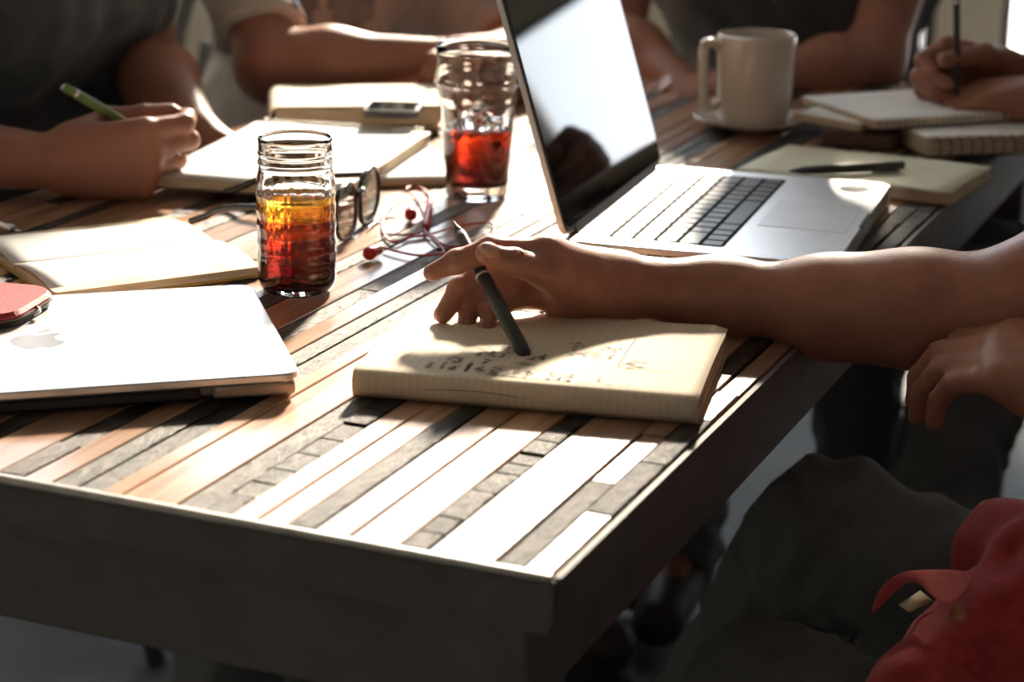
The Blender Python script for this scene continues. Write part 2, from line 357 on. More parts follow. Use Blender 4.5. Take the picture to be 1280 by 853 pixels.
def sdf_obj(name, parts, m, parent=None, nails=()):
    """one mesh object from one or more (verts, quads) pieces given in world coordinates"""
    P = np.concatenate([p for p, f in parts]); o = 0; Fs = []
    for p, f in parts: Fs.append(f + o); o += len(p)
    Q = np.concatenate(Fs); me = bpy.data.meshes.new(name)
    me.vertices.add(len(P)); me.vertices.foreach_set('co', P.astype(np.float32).ravel())
    me.loops.add(Q.size); me.loops.foreach_set('vertex_index', Q.astype(np.int32).ravel())
    me.polygons.add(len(Q)); me.polygons.foreach_set('loop_start', np.arange(0, Q.size, 4, dtype=np.int32))
    me.polygons.foreach_set('loop_total', np.full(len(Q), 4, np.int32))
    me.polygons.foreach_set('use_smooth', np.ones(len(Q), bool)); me.update(calc_edges=True)
    ob = link(name, me, m, parent, world=True)
    if nails:
        C = P[Q].mean(1); mi = np.zeros(len(Q), np.int32)
        for e in nails:
            l = (C - e['c']) @ e['R']; mi[(np.abs(l / (e['r'] * 1.12)) ** 2).sum(1) < 1.0] = 1
        me.polygons.foreach_set('material_index', mi)
    return ob
def hand(wr, f, n, right=True, curl=((35, 60, 40),) * 4, thumb=(0.6, 0.5, 0.55), s=1.0, spread=1.0, tuck=False):
    wr = np.array(wr, float); f = np.array(f, float); f /= np.linalg.norm(f); n = np.array(n, float); n -= f * (n @ f); n /= np.linalg.norm(n)
    t = np.cross(f, n) if right else np.cross(n, f); P = []
    off = (0.027, 0.009, -0.010, -0.027); Ls = (0.088, 0.092, 0.087, 0.079); bl = ((.042, .026, .021), (.046, .029, .022), (.042, .027, .022), (.034, .020, .019)); rr = (.0092, .0095, .0090, .0080)
    for i in range(4):
        m = wr + s * (f * Ls[i] + t * off[i] * spread - n * 0.002)
        P.append(cap(wr + s * (f * 0.012 + t * off[i] * 0.55), m, .0165 * s, .0125 * s, 0.012))
        a = 0; p = m
        for j in range(3):
            a += math.radians(curl[i][j]); d = f * math.cos(a) + n * math.sin(a); q = p + s * bl[i][j] * d
            P.append(cap(p, q, s * rr[i] * (1.15, 1.0, .9)[j], s * rr[i] * (1.0, .9, .78)[j], 0.0035)); p = q
    P.append(ell(wr + s * (f * .045 - t * .020 + n * .010), (.034 * s, .018 * s, .015 * s), .015, frame(f, n)))
    b0 = wr + s * (f * .022 + t * .020 + n * .008); b1 = b0 + s * .042 * (f * .62 + t * .22 + n * .75 if tuck else f * .72 + t * .55 + n * .40); td = f * thumb[0] + t * thumb[1] * .3 + n * thumb[2]; td /= np.linalg.norm(td)
    b2 = b1 + s * .033 * (f * .97 + n * .1 + t * .1 if tuck else f * .8 + n * .45 + t * .1); b3 = b2 + s * .026 * td
    P += [cap(b0, b1, .017 * s, .0125 * s, .012), cap(b1, b2, .0118 * s, .0100 * s, .006), cap(b2, b3, .0100 * s, .0085 * s, .004)]
    return P
def person(name, label, base, J, shirt, hands, skin='skin_tan', sleeve=0.55, trousers='jeans', shirt_h=0.008, arm_h=0.0028, extra_shirt=(), fold=0.004, extra_arm=None, shirt_cuts=(), arm_fine=('L', 'R'), hem=None):
    t = thing(name, label, 'person', base)
    j = {k: np.array(v, float) for k, v in J.items()}
    pel, che, nk, hd, fc = j['pelvis'], j['chest'], j['neck'], j['head'], j['face'] / np.linalg.norm(j['face'])
    lat = (j['shL'] - j['shR']); lat /= np.linalg.norm(lat); mid = (pel + che) / 2
    up = hd - nk; up /= np.linalg.norm(up); hl = np.cross(up, fc); Rh = np.stack([fc, hl, np.cross(fc, hl)], 1)
    hf = lambda x, y, z: hd + fc * x + hl * y + Rh[:, 2] * z
    B = [cap(pel - lat * .08, pel + lat * .08, .115, k=.05), cap(mid - lat * .055, mid + lat * .055, .086, k=.06), cap(che - lat * .08, che + lat * .08, .105, k=.06),
         cap(j['shR'], j['shL'], .050, k=.05), cap(nk, hd - up * .05, .050, .047, .025), cap(che + up * .06, nk, .065, .050, .05),
         ell(hd + up * .012 - fc * .008, (.095, .076, .108), .02, Rh), ell(hf(.045, 0, -.065), (.045, .048, .050), .03, Rh),
         cap(hf(.088, 0, .012), hf(.108, 0, -.022), .008, .012, .012), ell(hf(.078, 0, -.056), (.018, .026, .010), .012, Rh), ell(hf(.080, 0, .028), (.012, .05, .010), .02, Rh),
         ell(hf(-.005, .078, -.005), (.018, .010, .032), .006, Rh), ell(hf(-.005, -.078, -.005), (.018, .010, .032), .006, Rh),
         ell(hf(.084, .032, .008), (.012, .014, .009), .008, Rh, sub=True), ell(hf(.084, -.032, .008), (.012, .014, .009), .008, Rh, sub=True)]
    for s in 'LR':
        B += [cap(j['hip' + s], j['kn' + s], .072, .052, .04), cap(j['kn' + s], j['an' + s], .052, .034, .03), cap(j['an' + s], j['toe' + s], .034, .028, .02),
              cap(j['sh' + s], j['sh' + s] * .45 + j['el' + s] * .55, .046, .036, .04)]
    parts = [sdf_mesh(name, B, 0.010)]
    for s in 'LR':
        sh, el, wr = j['sh' + s], j['el' + s], j['wr' + s]; st = sh * .75 + el * .25; fd = wr - el
        A = [cap(st, el, .043, .036, .03), cap(el, el + fd * .35, .038, .040, .03), cap(el + fd * .35, wr, .039, .025, .03)]
        if extra_arm and s in extra_arm: A = extra_arm[s]
        parts.append(sdf_mesh(name, A + (hands.get(s) or []), arm_h if s in arm_fine else 0.005))
    body = sdf_obj('body', parts, skin, t)
    Sh = [cap(pel - lat * .085, pel + lat * .085, .128, k=.05), cap(mid - lat * .070, mid + lat * .070, .124, k=.06), cap(che - lat * .08, che + lat * .08, .118, k=.06), cap(j['shR'], j['shL'], .060, k=.05), cap(che + up * .06, nk - up * .005, .085, .064, .05), cap(che - lat * .09, j['shR'], .108, .066, .04), cap(che + lat * .09, j['shL'], .108, .066, .04)]
    for s in 'LR':
        sh, el = j['sh' + s], j['el' + s]; d = (el - sh) / np.linalg.norm(el - sh); e = sh + (el - sh) * sleeve
        Sh.append(cap(sh, e + d * .03, .058, .056, .03, cut=[(e, d)]))
    Sh += list(extra_shirt)
    cuts = [(nk + up * .022, up)] + list(shirt_cuts)
    sdf_obj('shirt', [sdf_mesh('shirt', Sh, shirt_h, fold, 75, len(label), cuts=cuts)], shirt, t)
    Tr = [cap(pel - lat * .08, pel + lat * .08, .120, k=.05)]
    for s in 'LR': Tr += [cap(j['hip' + s], j['kn' + s], .084, .064, .04), cap(j['kn' + s], j['an' + s], .064, .052, .03)]
    sdf_obj('trousers', [sdf_mesh('trousers', Tr, 0.006, .0050, 95, len(label) + 3)], trousers, t)
    for s in 'LR':
        a, o = j['an' + s], j['toe' + s]
        sdf_obj('shoe', [sdf_mesh('shoe', [cap(a * .8 + o * .2 - V(0, 0, .02), o, .042, .036, .02), cap(a, a - V(0, 0, .03), .045, .045, .02)], 0.006, cuts=[(V(0, 0, 0.002), V(0, 0, -1))])], 'shoe', t)
    H = [ell(hd + up * .022 - fc * .014, (.102, .084, .112), .01, Rh, cut=[(hf(.05, 0, .045), (fc * .75 - Rh[:, 2] * .66)), (hf(0, 0, -.07), -Rh[:, 2])])]
    sdf_obj('hair', [sdf_mesh('hair', H, 0.007, .002, 120, 5)], 'hair', t)
    for s in (-1, 1):
        sdf_obj('eye', [sdf_mesh('eye', [ell(hf(.071, .032 * s, .008), (.011, .011, .009), .001)], 0.003)], 'eye', t)
    return t, j

# ------------------------------------------------------------------ the room
XL, XR, YF, YB, HC = -3.2, 3.4, -2.6, 5.6, 3.5
def st(name, size, loc, m, **k): return tag(box(name, size, loc, m, **k), kind='structure')
def windowed_wall(name, pieces, m):
    bm = bmesh.new()
    for (sx, sy, sz), (cx, cy, cz) in pieces:
        r = bmesh.ops.create_cube(bm, size=1); bmesh.ops.scale(bm, vec=(sx, sy, sz), verts=r['verts']); bmesh.ops.translate(bm, vec=(cx, cy, cz), verts=r['verts'])
    return tag(bm_obj(name, bm, m), kind='structure')
st('floor', (XR - XL + .4, YB - YF + .4, .1), ((XL + XR) / 2, (YF + YB) / 2, -.1), 'floor')
st('ceiling', (XR - XL + .4, YB - YF + .4, .1), ((XL + XR) / 2, (YF + YB) / 2, HC), 'ceil')
st('wall_left', (.12, YB - YF, HC), (XL - .06, (YF + YB) / 2, 0), 'plaster')
st('wall_right', (.12, YB - YF, HC), (XR + .06, (YF + YB) / 2, 0), 'plaster_dark')
st('wall_front', (XR - XL + .24, .12, HC), ((XL + XR) / 2, YF - .06, 0), 'plaster_dark')
WINS = [(-2.50, -0.72, 1.65, 3.25), (-0.68, 0.92, 1.65, 3.25), (1.00, 1.15, 0.24, 1.20), (1.33, 3.15, 0.24, 1.20)]     # unseen high band, narrow light, low shop window; sized to steer sun and reflections
pc = []; xs = XL - .12
for (x0, x1, z0, z1) in WINS + [(XR + .12, XR + .12, 0, 0)]:
    pc.append(((x0 - xs, .14, HC), ((x0 + xs) / 2, YB + .07, HC / 2))); xs = x1
    if x1 > x0: pc += [((x1 - x0, .14, z0), ((x0 + x1) / 2, YB + .07, z0 / 2)), ((x1 - x0, .14, HC - z1), ((x0 + x1) / 2, YB + .07, (HC + z1) / 2))]
windowed_wall('wall_back', pc, 'plaster')
st('ground', (40, 30, .1), (0, YB + 15.3, -.16), 'paving')
# panes: thin clear glass
gm, nt, b = nodes('window_pane'); tr = nt.nodes.new('ShaderNodeBsdfTransparent'); gl = nt.nodes.new('ShaderNodeBsdfGlossy'); gl.inputs['Roughness'].default_value = 0.02
mx = nt.nodes.new('ShaderNodeMixShader'); mx.inputs[0].default_value = 0.06
nt.links.new(tr.outputs[0], mx.inputs[1]); nt.links.new(gl.outputs[0], mx.inputs[2]); nt.links.new(mx.outputs[0], nt.nodes['Material Output'].inputs[0]); M['pane'] = gm
for i, (x0, x1, z0, z1) in enumerate(WINS):
    cx, bw, hh, fr = (x0 + x1) / 2, x1 - x0, z1 - z0, .03
    wn = thing('window_%d' % (i + 1), None, None, (cx, YB + .05, z0), kind='structure')
    bm = bmesh.new()
    for (sx, sz, px, pz) in ((bw, fr, 0, fr / 2), (bw, fr, 0, hh - fr / 2), (fr, hh, -bw / 2 + fr / 2, hh / 2), (fr, hh, bw / 2 - fr / 2, hh / 2)):
        r = bmesh.ops.create_cube(bm, size=1); bmesh.ops.scale(bm, vec=(sx, .06, sz), verts=r['verts']); bmesh.ops.translate(bm, vec=(px, 0, pz), verts=r['verts'])
    bm_obj('window_frame', bm, 'mullion', wn)
    box('pane', (bw - 2 * fr, .006, hh - 2 * fr), (0, .0, fr), 'pane', wn)
    pd = bpy.data.lights.new('portal', 'AREA'); pd.shape = 'RECTANGLE'; pd.size = bw - 2 * fr; pd.size_y = hh - 2 * fr; pd.cycles.is_portal = True
    po = bpy.data.objects.new('window_portal', pd); COL.objects.link(po); po.location = (cx, YB + .11, (z0 + z1) / 2); po.rotation_euler = (math.radians(-90), 0, 0)
for nm, sz, lc in (('baseboard_left', (.02, YB - YF, .09), (XL + .01, (YF + YB) / 2, 0)), ('baseboard_back', (.9 - XL, .02, .09), ((XL + .9) / 2, YB - .01, 0))): st(nm, sz, lc, 'mullion')

# ------------------------------------------------------------------ the table
TC = at(687, 719); TANG = math.radians(66.9)                     # near corner, direction of the long side
TV = Vector((math.cos(TANG), math.sin(TANG), 0)); TU = Vector((-math.sin(TANG), math.cos(TANG), 0))
TL, TWD = 1.66, 0.86
table = thing('plank_table', 'big table of dark and pale wood planks edged with a steel strip', 'table', (TC.x, TC.y, 0), TANG)
# local x = along the planks (away), local y = across (left)
strips = [(.017, 'd', 'b'), (.017, 'd', 'b'), (.039, 'l', 'p'), (.017, 'd', 'c'), (.030, 'l', 'p'), (.022, 'l', 'p'), (.017, 'd', 'p'), (.019, 'l', 'p'), (.018, 'l', 'p'), (.017, 'd', 'c'), (.018, 'd', 'p'),
          (.036, 'l', 'p'), (.014, 'l', 'p'), (.017, 'd', 'p'), (.017, 'd', 'p'), (.020, 'l', 'p'), (.018, 'd', 'b'), (.036, 'l', 'p'), (.018, 'd', 'p'), (.030, 'l', 'p'), (.017, 'd', 'c'), (.017, 'l', 'p'),
          (.036, 'l', 'p'), (.018, 'd', 'p'), (.036, 'l', 'p'), (.017, 'd', 'b'), (.030, 'l', 'p'), (.018, 'd', 'p'), (.024, 'l', 'p'), (.036, 'l', 'p'), (.017, 'd', 'p'), (.030, 'l', 'p'), (.017, 'd', 'b'), (.036, 'l', 'p')]
TH = 0.020; y = 0.0; rp = random.Random(3); cache = {}
def plank_mesh(L, W):
    key = (round(L, 3), round(W, 3))
    if key not in cache: cache[key] = box_mesh('plank', key[0], key[1], TH, .0007, 1)
    return cache[key]
for wd, kd, mode in strips:
    if y + wd > TWD: break
    x = 0.004
    while x < TL - .02:
        L = {'p': rp.choice((.42, .56, .70, .84)), 'b': rp.choice((.06, .09, .14, .20)), 'c': rp.choice((.018, .024, .03, .045))}[mode]
        if mode == 'c' and x > .55: L = rp.choice((.10, .2, .3))
        if mode == 'b' and x > .5: L = rp.choice((.2, .3, .4))
        if mode == 'p' and x < .01: L = rp.choice((.62, .74, .9))
        if x + L > TL - .05: L = TL - x - .004
        L = round(L, 3)
        jw = rp.choice((0, .001, .0005)) if kd == 'd' else 0
        o = bpy.data.objects.new('plank', plank_mesh(L - .0008, wd - .0009 - jw)); COL.objects.link(o); o.parent = table
        o.location = (x + L / 2, y + wd / 2 + rp.uniform(-.0002, .0002), TZ - TH - .0012 + rp.uniform(-.0005, .0007) * (1.6 if kd == 'd' else .6))
        o.rotation_euler = (rp.uniform(-.004, .004) * (2 if kd == 'd' else .4), rp.uniform(-.0006, .0006), 0)
        kk = kd if mode != 'b' else rp.choice('dddl')
        if not o.data.materials: o.data.materials.append(M['wood_light'])
        o.material_slots[0].link = 'OBJECT'; o.material_slots[0].material = M['wood_light' if kk == 'l' else 'wood_dark']
        x += L
    y += wd
TWD = y
box('underlay', (TL - .004, TWD - .002, .012), (TL / 2, TWD / 2, TZ - TH - .016), 'black_frame', table)
box('edge_rail', (.003, TWD + .004, .026), (.0012, TWD / 2, TZ - .0300), 'black_frame', table)
box('edge_strip', (.0060, TWD + .004, .0056), (.0000, TWD / 2, TZ - .0052), 'steel_edge', table, bev=.0024, seg=3)
box('edge_strip', (.003, TWD + .004, .030), (TL + .0005, TWD / 2, TZ - .0305), 'steel_edge', table, bev=.0006)
box('side_rail', (TL - .01, .004, .028), (TL / 2, -.0025, TZ - .031), 'black_frame', table)
box('side_rail', (TL - .01, .004, .028), (TL / 2, TWD + .0025, TZ - .031), 'black_frame', table)
for yy in (.03, TWD - .03): box('apron', (TL - .06, .022, .060), (TL / 2, yy, TZ - .096), 'black_frame', table, bev=.002)
for xx in (.018, TL - .018): box('apron', (.022, TWD - .03, .060), (xx, TWD / 2, TZ - .096), 'black_frame', table, bev=.002)
for xx in (.05, TL - .05):
    for yy in (.05, TWD - .05): box('leg', (.06, .06, TZ - .036), (xx, yy, 0), 'black_frame', table, bev=.004)

# ------------------------------------------------------------------ things on the table
def yaw(v): return math.atan2(v.y, v.x)
def flat(v): v = Vector(v); v.z = 0; return v.normalized()

# closed laptop, hinge edge towards the viewer
zt = TZ + .0175
c0 = at(376, 466, zt); ex = flat(c0 - at(0, 491, zt)); ey = Vector((-ex.y, ex.x, 0)); ctr = c0 - ex * .1625 + ey * .1135
lap = thing('closed_laptop', 'closed silver laptop lying flat at the left edge of the table', 'laptop', (ctr.x, ctr.y, TZ), yaw(ex))
prism('base', rrect(.325, .215, .012, 8, 0, .006), .0015, .0105, 'alu_edge', lap, bev=.0015)
prism('lid', rrect(.325, .227, .012, 8), .0115, .0175, 'alu_lid', lap, bev=.0012)
box('hinge_strip', (.205, .012, .0085), (-.005, -.1045, .0020), 'black_plastic', lap, bev=.002)
for sx in (-1, 1): box('hinge_corner', (.054, .0125, .0088), (sx * .1325, -.1045, .0020), 'alu_edge', lap, bev=.002, seg=2)
for px, py in ((-.14, -.085), (.14, -.085), (-.14, .09), (.14, .09)): prism('rubber_foot', rrect(.014, .014, .0069, 4, px, py), 0, .0016, 'black_plastic', lap)
prism('seam', rrect(.322, .222, .012, 6, 0, .001), .0104, .0117, 'black_plastic', lap)
apple = spline([(0, .0085), (-.006, .0105), (-.012, .0085), (-.0165, .002), (-.0155, -.007), (-.011, -.015), (-.006, -.0185), (0, -.0168), (.006, -.0185), (.011, -.015), (.0150, -.0085), (.0112, -.004), (.0095, .0005), (.0105, .005), (.0140, .0080), (.0095, .0105), (.005, .0100)], 5, True)
lg = prism('logo', [(p[0] * 1.15 if len(p) else 0, p[1] * 1.15) for p in apple], .0174, .01762, 'logo', lap)
leaf = spline([(.0002, .0125), (.0008, .0165), (.004, .0200), (.0078, .0212), (.0072, .0168), (.004, .0138)], 4, True)
prism('logo_leaf', [(p[0] * 1.15, p[1] * 1.15) for p in leaf], .0174, .01762, 'logo', lg)

# red case lying on the laptop
p = at(8, 396, zt)
rc = thing('red_case', 'red leather zip case lying on the closed silver laptop', 'case', (p.x - .055, p.y + .020, zt), math.radians(-12))
prism('shell', rrect(.155, .085, .022, 8), .0030, .0105, 'red_leather', rc, bev=.0028, smooth=False)
prism('underside', rrect(.153, .083, .022, 8), 0, .0032, 'cover_black', rc)
prism('zip', rrect(.1565, .0865, .0225, 8), .0045, .0060, 'cover_brown', rc)
tube('zip_pull', spline([(.0775, .000, .006), (.0810, -.003, .006), (.0825, -.008, .005), (.0805, -.012, .004)], 5), .0013, 'chrome', rc, 6)

# open silver laptop
zl = TZ + .018
A, B, C, D = at(724, 299, zl), at(1025, 327, zl), at(1103, 231, zl), at(830, 208, zl)
ex = flat((D - A) + (C - B)); ey = Vector((ex.y, -ex.x, 0)); ctr = (A + B + C + D) / 4
nb = thing('open_laptop', 'open silver laptop with black keyboard and dark glossy screen', 'laptop', (ctr.x, ctr.y, TZ), yaw(ex))
# local x: user's left->right, local -y: towards the user
LW, LD = .325, .227
base = prism('base', rrect(LW, LD, .012, 8), .0015, .018, 'alu', nb, bev=.0012)
box('thumb_scoop', (.055, .0035, .0022), (0, -LD / 2 + .0008, .0163), 'black_plastic', base, bev=.0005)
for px, py in ((-.14, -.095), (.14, -.095), (-.14, .09), (.14, .09)): prism('rubber_foot', rrect(.014, .014, .0069, 4, px, py), 0, .0016, 'black_plastic', base)
box('hinge_gap', (.27, .010, .0012), (0, LD / 2 - .010, .0176), 'black_plastic', base)
for (yy, wv, hv) in ((.088, .017, .006), (.068, .015, .010), (.050, .012, .005), (.034, .012, .006), (.018, .013, .006), (.000, .013, .006), (-.026, .028, .0045), (-.050, .005, .005)):
    box('port', (.0016, wv, hv), (-LW / 2 + .0003, yy, .0095 - hv / 2), 'black_plastic', base)
box('trackpad', (.105, .076, .0006), (0, -.066, .0178), mat('trackpad_glass', (.66, .67, .69), .42, .7, .02, 60), base, bev=.0002)
prism('round_sticker', rrect(.030, .030, .0149, 8, .125, -.085), .0178, .0184, mat('grey_sticker', (.30, .33, .36), .5, 0, .35, 140), base)
kb = prism('keyboard_well', rrect(.279, .108, .004, 3, 0, .036), .0179, .01812, 'key_well', nb)
rows = [([1.035] * 14, .0085), ([1] * 13 + [1.5], .0160), ([1.5] + [1] * 13, .0160), ([1.75] + [1] * 11 + [1.75], .0160), ([2.25] + [1] * 10 + [2.25], .0160), ([1, 1, 1, 1.25, 5, 1.25, 1, 1, 1, 1], .0160)]
ky = .036 + .054 - .0015; kc = {}
for ws, kh in rows:
    kx = -.1377
    tot = sum(ws); u = .2754 / tot
    for wk in ws:
        key = (round(wk * u, 4), kh)
        if key not in kc: kc[key] = box_mesh('key', wk * u - .0042, kh - .0006, .0004, .0001, 1)
        o = bpy.data.objects.new('key', kc[key]); COL.objects.link(o); o.parent = kb
        if not o.data.materials: o.data.materials.append(M['key'])
        o.location = (kx + wk * u / 2, ky - kh / 2, .0181); kx += wk * u
    ky -= kh + .0030
PHI = math.radians(107.0)
scr = thing('screen_lid', None, None); scr.parent = nb; scr.location = (0, LD / 2 - .004, .0165); scr.rotation_euler = (-(PHI - math.pi), 0, 0)
bpy.data.objects.remove(scr)
hinge = Vector((0, LD / 2 - .006, .0175)); du = Vector((0, -math.cos(PHI), math.sin(PHI))); dn = Vector((0, -math.sin(PHI), -math.cos(PHI)))   # dn faces the user
def panel(name, pts, t0, t1, m, parent, bev=0):
    """plate on the opened lid: pts in (x, height along the lid), t measured towards the user"""
    n = len(pts); v = []; f = [tuple(range(n)), tuple(range(n, 2 * n))[::-1]]
    for t in (t0, t1): v += [hinge + Vector((q[0], 0, 0)) + du * q[1] + dn * t for q in pts]
    for i in range(n): f.append((i, n + i, n + (i + 1) % n, (i + 1) % n))
    bm = bmesh.new(); me = mesh(name, v, f); bm.from_mesh(me); bpy.data.meshes.remove(me); return bm_obj(name, bm, m, parent)
lidp = panel('screen_lid', rrect(LW, .218, .012, 8, 0, .113), -.0055, -.0008, 'alu', nb)
panel('gasket', rrect(LW - .003, .215, .011, 8, 0, .113), -.0008, .0004, 'black_plastic', lidp)
panel('screen_glass', rrect(LW - .008, .209, .009, 8, 0, .114), .0004, .0010, 'screen', lidp)
panel('hinge_cover', rrect(.275, .014, .003, 3, 0, .002), -.0070, .0010, 'black_plastic', lidp)

# notebook being written in
FL, FR = at(440, 497), at(872, 533); ex = flat(FR - FL); ey = Vector((-ex.y, ex.x, 0)); NL = (FR - FL).length; ND = .170; NZ = .0185
wb = thing('written_notebook', 'cream notebook with handwriting under the hand holding the pen', 'notebook', (FL.x, FL.y, TZ), yaw(ex))
def plan(x0, y0, x1, y1, rn, rf, n=5):
    pts = []
    for (cx, cy, r, a0) in ((x1 - rf, y1 - rf, rf, 0), (x0 + rf, y1 - rf, rf, 90), (x0 + rn, y0 + rn, rn, 180), (x1 - rn, y0 + rn, rn, 270)):
        for i in range(n + 1):
            a = math.radians(a0 + 90 * i / n); pts.append((cx + r * math.cos(a), cy + r * math.sin(a)))
    return pts
prism('cover', plan(-.001, .004, NL + .001, ND + .001, .001, .013), 0, .0014, 'cover_tan', wb)
for i in range(6):
    z0 = .0016 + i * .00265; j = random.uniform(-.0006, .0006)
    prism('page_block', plan(.0008 + j, .0034, NL - .0008 + j, ND - .0006 - abs(j), .001, .012), z0, z0 + .00245, 'paper_edge', wb)
# folded-over top sheet: down the front, round the bend, across the top with a slight swell
prof = [(.0030, .0012), (.0012, .004), (.0004, .008), (.0008, .0125), (.0026, .0165), (.0060, .0182), (.012, NZ)]
for i in range(1, 17):
    tt = i / 16; prof.append((.012 + (ND - .012) * tt, NZ + .0012 * math.sin(math.pi * min(1, tt * 1.3)) - .0012 * tt * tt))
v, f = [], []; nxp = 24
for i in range(nxp + 1):
    x = NL * i / nxp
    for (yy, zz) in prof:
        rx = 0
        if yy > ND - .012:
            q = .012 - math.sqrt(max(0, .012 ** 2 - (yy - ND + .012) ** 2)); rx = q
        xx = min(max(x, rx), NL - rx); v.append((xx, yy, zz + .0010 * math.exp(-((x - NL) / .02) ** 2) * (yy / ND)))
np_ = len(prof)
for i in range(nxp):
    for k in range(np_ - 1): f.append((i * np_ + k, (i + 1) * np_ + k, (i + 1) * np_ + k + 1, i * np_ + k + 1))
sheet = obj('top_page', v, f, 'page_ruled', wb, smooth=True)
md = sheet.modifiers.new('thickness', 'SOLIDIFY'); md.thickness = .00025; md.offset = 1
def page_z(yy):
    for (a, b) in zip(prof, prof[1:]):
        if a[0] <= yy <= b[0]: return a[1] + (b[1] - a[1]) * (yy - a[0]) / max(1e-9, b[0] - a[0])
    return NZ
inv = Matrix.Rotation(-yaw(ex), 3, 'Z')
def nbxy(px, py):
    q = inv @ (at(px, py, TZ + NZ + .0005) - Vector((FL.x, FL.y, 0))); return q.x, q.y
ink_v, ink_f = [], []
def stroke(pts, wd=.00030):
    pts = [Vector((q[0], max(q[1], .0125), 0)) for q in pts]
    for i, q in enumerate(pts):
        t = pts[min(i + 1, len(pts) - 1)] - pts[max(i - 1, 0)]; t = t.normalized() if t.length > 0 else Vector((1, 0, 0)); s = Vector((-t.y, t.x, 0)) * wd
        k = len(ink_v)
        for e in (-1, 1):
            w_ = q + s * e; ink_v.append((w_.x, w_.y, page_z(w_.y) + .00075))
        if i: ink_f.append((k - 2, k - 1, k + 1, k))
rw = random.Random(11)
def word(x, y, n, size=.0030, pitch=.0024, slant=.3):
    """a pen-written word: baseline runs away from the viewer (+y), letters rise towards -x"""
    pts = []
    for i in range(n):
        hgt = size * rw.choice((.7, .8, 1, 1, 1.1, 1.9)) * (1.0 if rw.random() > .12 else -0.9)
        pts += [(x, y), (x - hgt * .55, y + pitch * .1), (x - hgt, y + pitch * .35), (x - hgt * .6, y + pitch * .62), (x - hgt * .05, y + pitch * .8)]
        if rw.random() < .4: pts += [(x - hgt * .7, y + pitch * .9), (x - hgt * .35, y + pitch * .55)]
        y += pitch * (1.0 + .25 * rw.random())
    stroke([(p.x, p.y) for p in spline([(a, b, 0) for a, b in pts], 3)]); return y
def column(px0, py0, counts, step=.0066, size=.003):
    x, y0 = nbxy(px0, py0)
    for k, ws in enumerate(counts):
        y = y0 + rw.uniform(-.001, .001)
        for n in ws: y = word(x + k * step, y, n, size) + .003
column(537, 461, [(5,), (6, 3), (4, 5), (7,), (5, 4), (6,)], .0085, .0030)
column(600, 447, [(4, 3), (5,), (5, 4)], .0080, .0034)
column(612, 480, [(5, 3), (6, 3)], .0075, .0036)
column(640, 478, [(6, 4), (5, 4), (4,)], .0075, .0036)
column(668, 452, [(4,), (5,)], .0065, .003)
column(683, 480, [(5, 3), (6,), (5, 3)], .0070, .0026)
column(716, 447, [(6, 5), (5,), (6, 4), (5, 4)], .0088, .0036)
column(728, 485, [(5,), (4, 3), (5,), (4,)], .0085, .0024)
column(792, 462, [(7,)], .007, .0048)
x0, y0 = nbxy(772, 461); x1, y1 = nbxy(795, 424); stroke([(x0, y0), (x1 * .5 + x0 * .5 - .0006, (y0 + y1) / 2), (x1, y1)], .00028)
x1, y1 = nbxy(836, 466); stroke([(x0, y0), ((x0 + x1) / 2, y0 - .001), (x1, y0 - .0008)], .00028)
cx, cy = nbxy(668, 471); stroke([(cx + .017 * math.cos(a) , cy + .014 * math.sin(a) + .003 * math.cos(a)) for a in [i * .22 for i in range(30)]], .00022)
for k in range(5):
    xx, yy = nbxy(643 + k * 1.5, 483); stroke([(xx + k * .0007, yy - .002), (xx + k * .0007 + .002, yy + .006)], .00035)
for k in range(4):
    xx, yy = nbxy(650 + k * 4, 455 + k); stroke([(xx - .004, yy - .002), (xx + .001, yy + .001), (xx + .004, yy - .001)], .00035)
tube('pen_line', spline([(.035 + .012 * i, .0004, .0075 + .0035 * math.sin(i * .4)) for i in range(9)], 4), .00022, 'ink', wb, 5)
obj('handwriting', ink_v, ink_f, 'ink', wb)

# felt pen held in the hand (tip up, cap end on the page)
def pen(name, label, p0, p1, prof, m, extras=(), cat='pen'):
    """lathe along p0->p1; prof = (t, r); origin at p1 end"""
    p0, p1 = Vector(p0), Vector(p1); L = (p0 - p1).length
    t = thing(name, label, cat, p1); q = (p0 - p1).to_track_quat('Z', 'Y'); t.rotation_euler = q.to_euler()
    lathe('barrel', [(0, prof[0][0] * L)] + [(r, k * L) for k, r in prof] + [(0, prof[-1][0] * L)], m, t, 20)
    for nm, pf, mm in extras: lathe(nm, [(0, pf[0][0] * L)] + [(r, k * L) for k, r in pf] + [(0, pf[-1][0] * L)], mm, t, 20)
    return t, L
PT, PB = atY(567, 277, 1.432), atY(656, 443, 1.309)
t, L = pen('felt_pen', 'charcoal felt pen held between thumb and fingers above the page', PT, PB, [(.0, .0040), (.004, .0048), (.30, .0052), (.57, .0053), (.575, .0050), (.60, .0050), (.86, .0047), (.90, .0043)], 'pen_black',
     [('nib_holder', [(.895, .0034), (.93, .0030), (.965, .0013), (.985, .0011), (1, .0006)], 'black_plastic'), ('ring', [(.555, .0055), (.572, .0055)], 'white_print'), ('end_plug', [(-.012, .0032), (-.010, .0038), (.003, .0044)], 'black_plastic')])
cl = [Vector((.0050, -.003, L * .06)), Vector((.0075, -.0045, L * .10)), Vector((.0070, -.0042, L * .22)), Vector((.0052, -.003, L * .32))]
tube('clip', spline([(-q.x, q.y, q.z) for q in cl], 4), .0011, 'black_plastic', t, 6)
prism('mark', rrect(.004, .004, .0019, 5), 0, .0002, 'white_print', t, loc=(0, -.0053, L * .36)).rotation_euler = (math.radians(90), 0, 0)

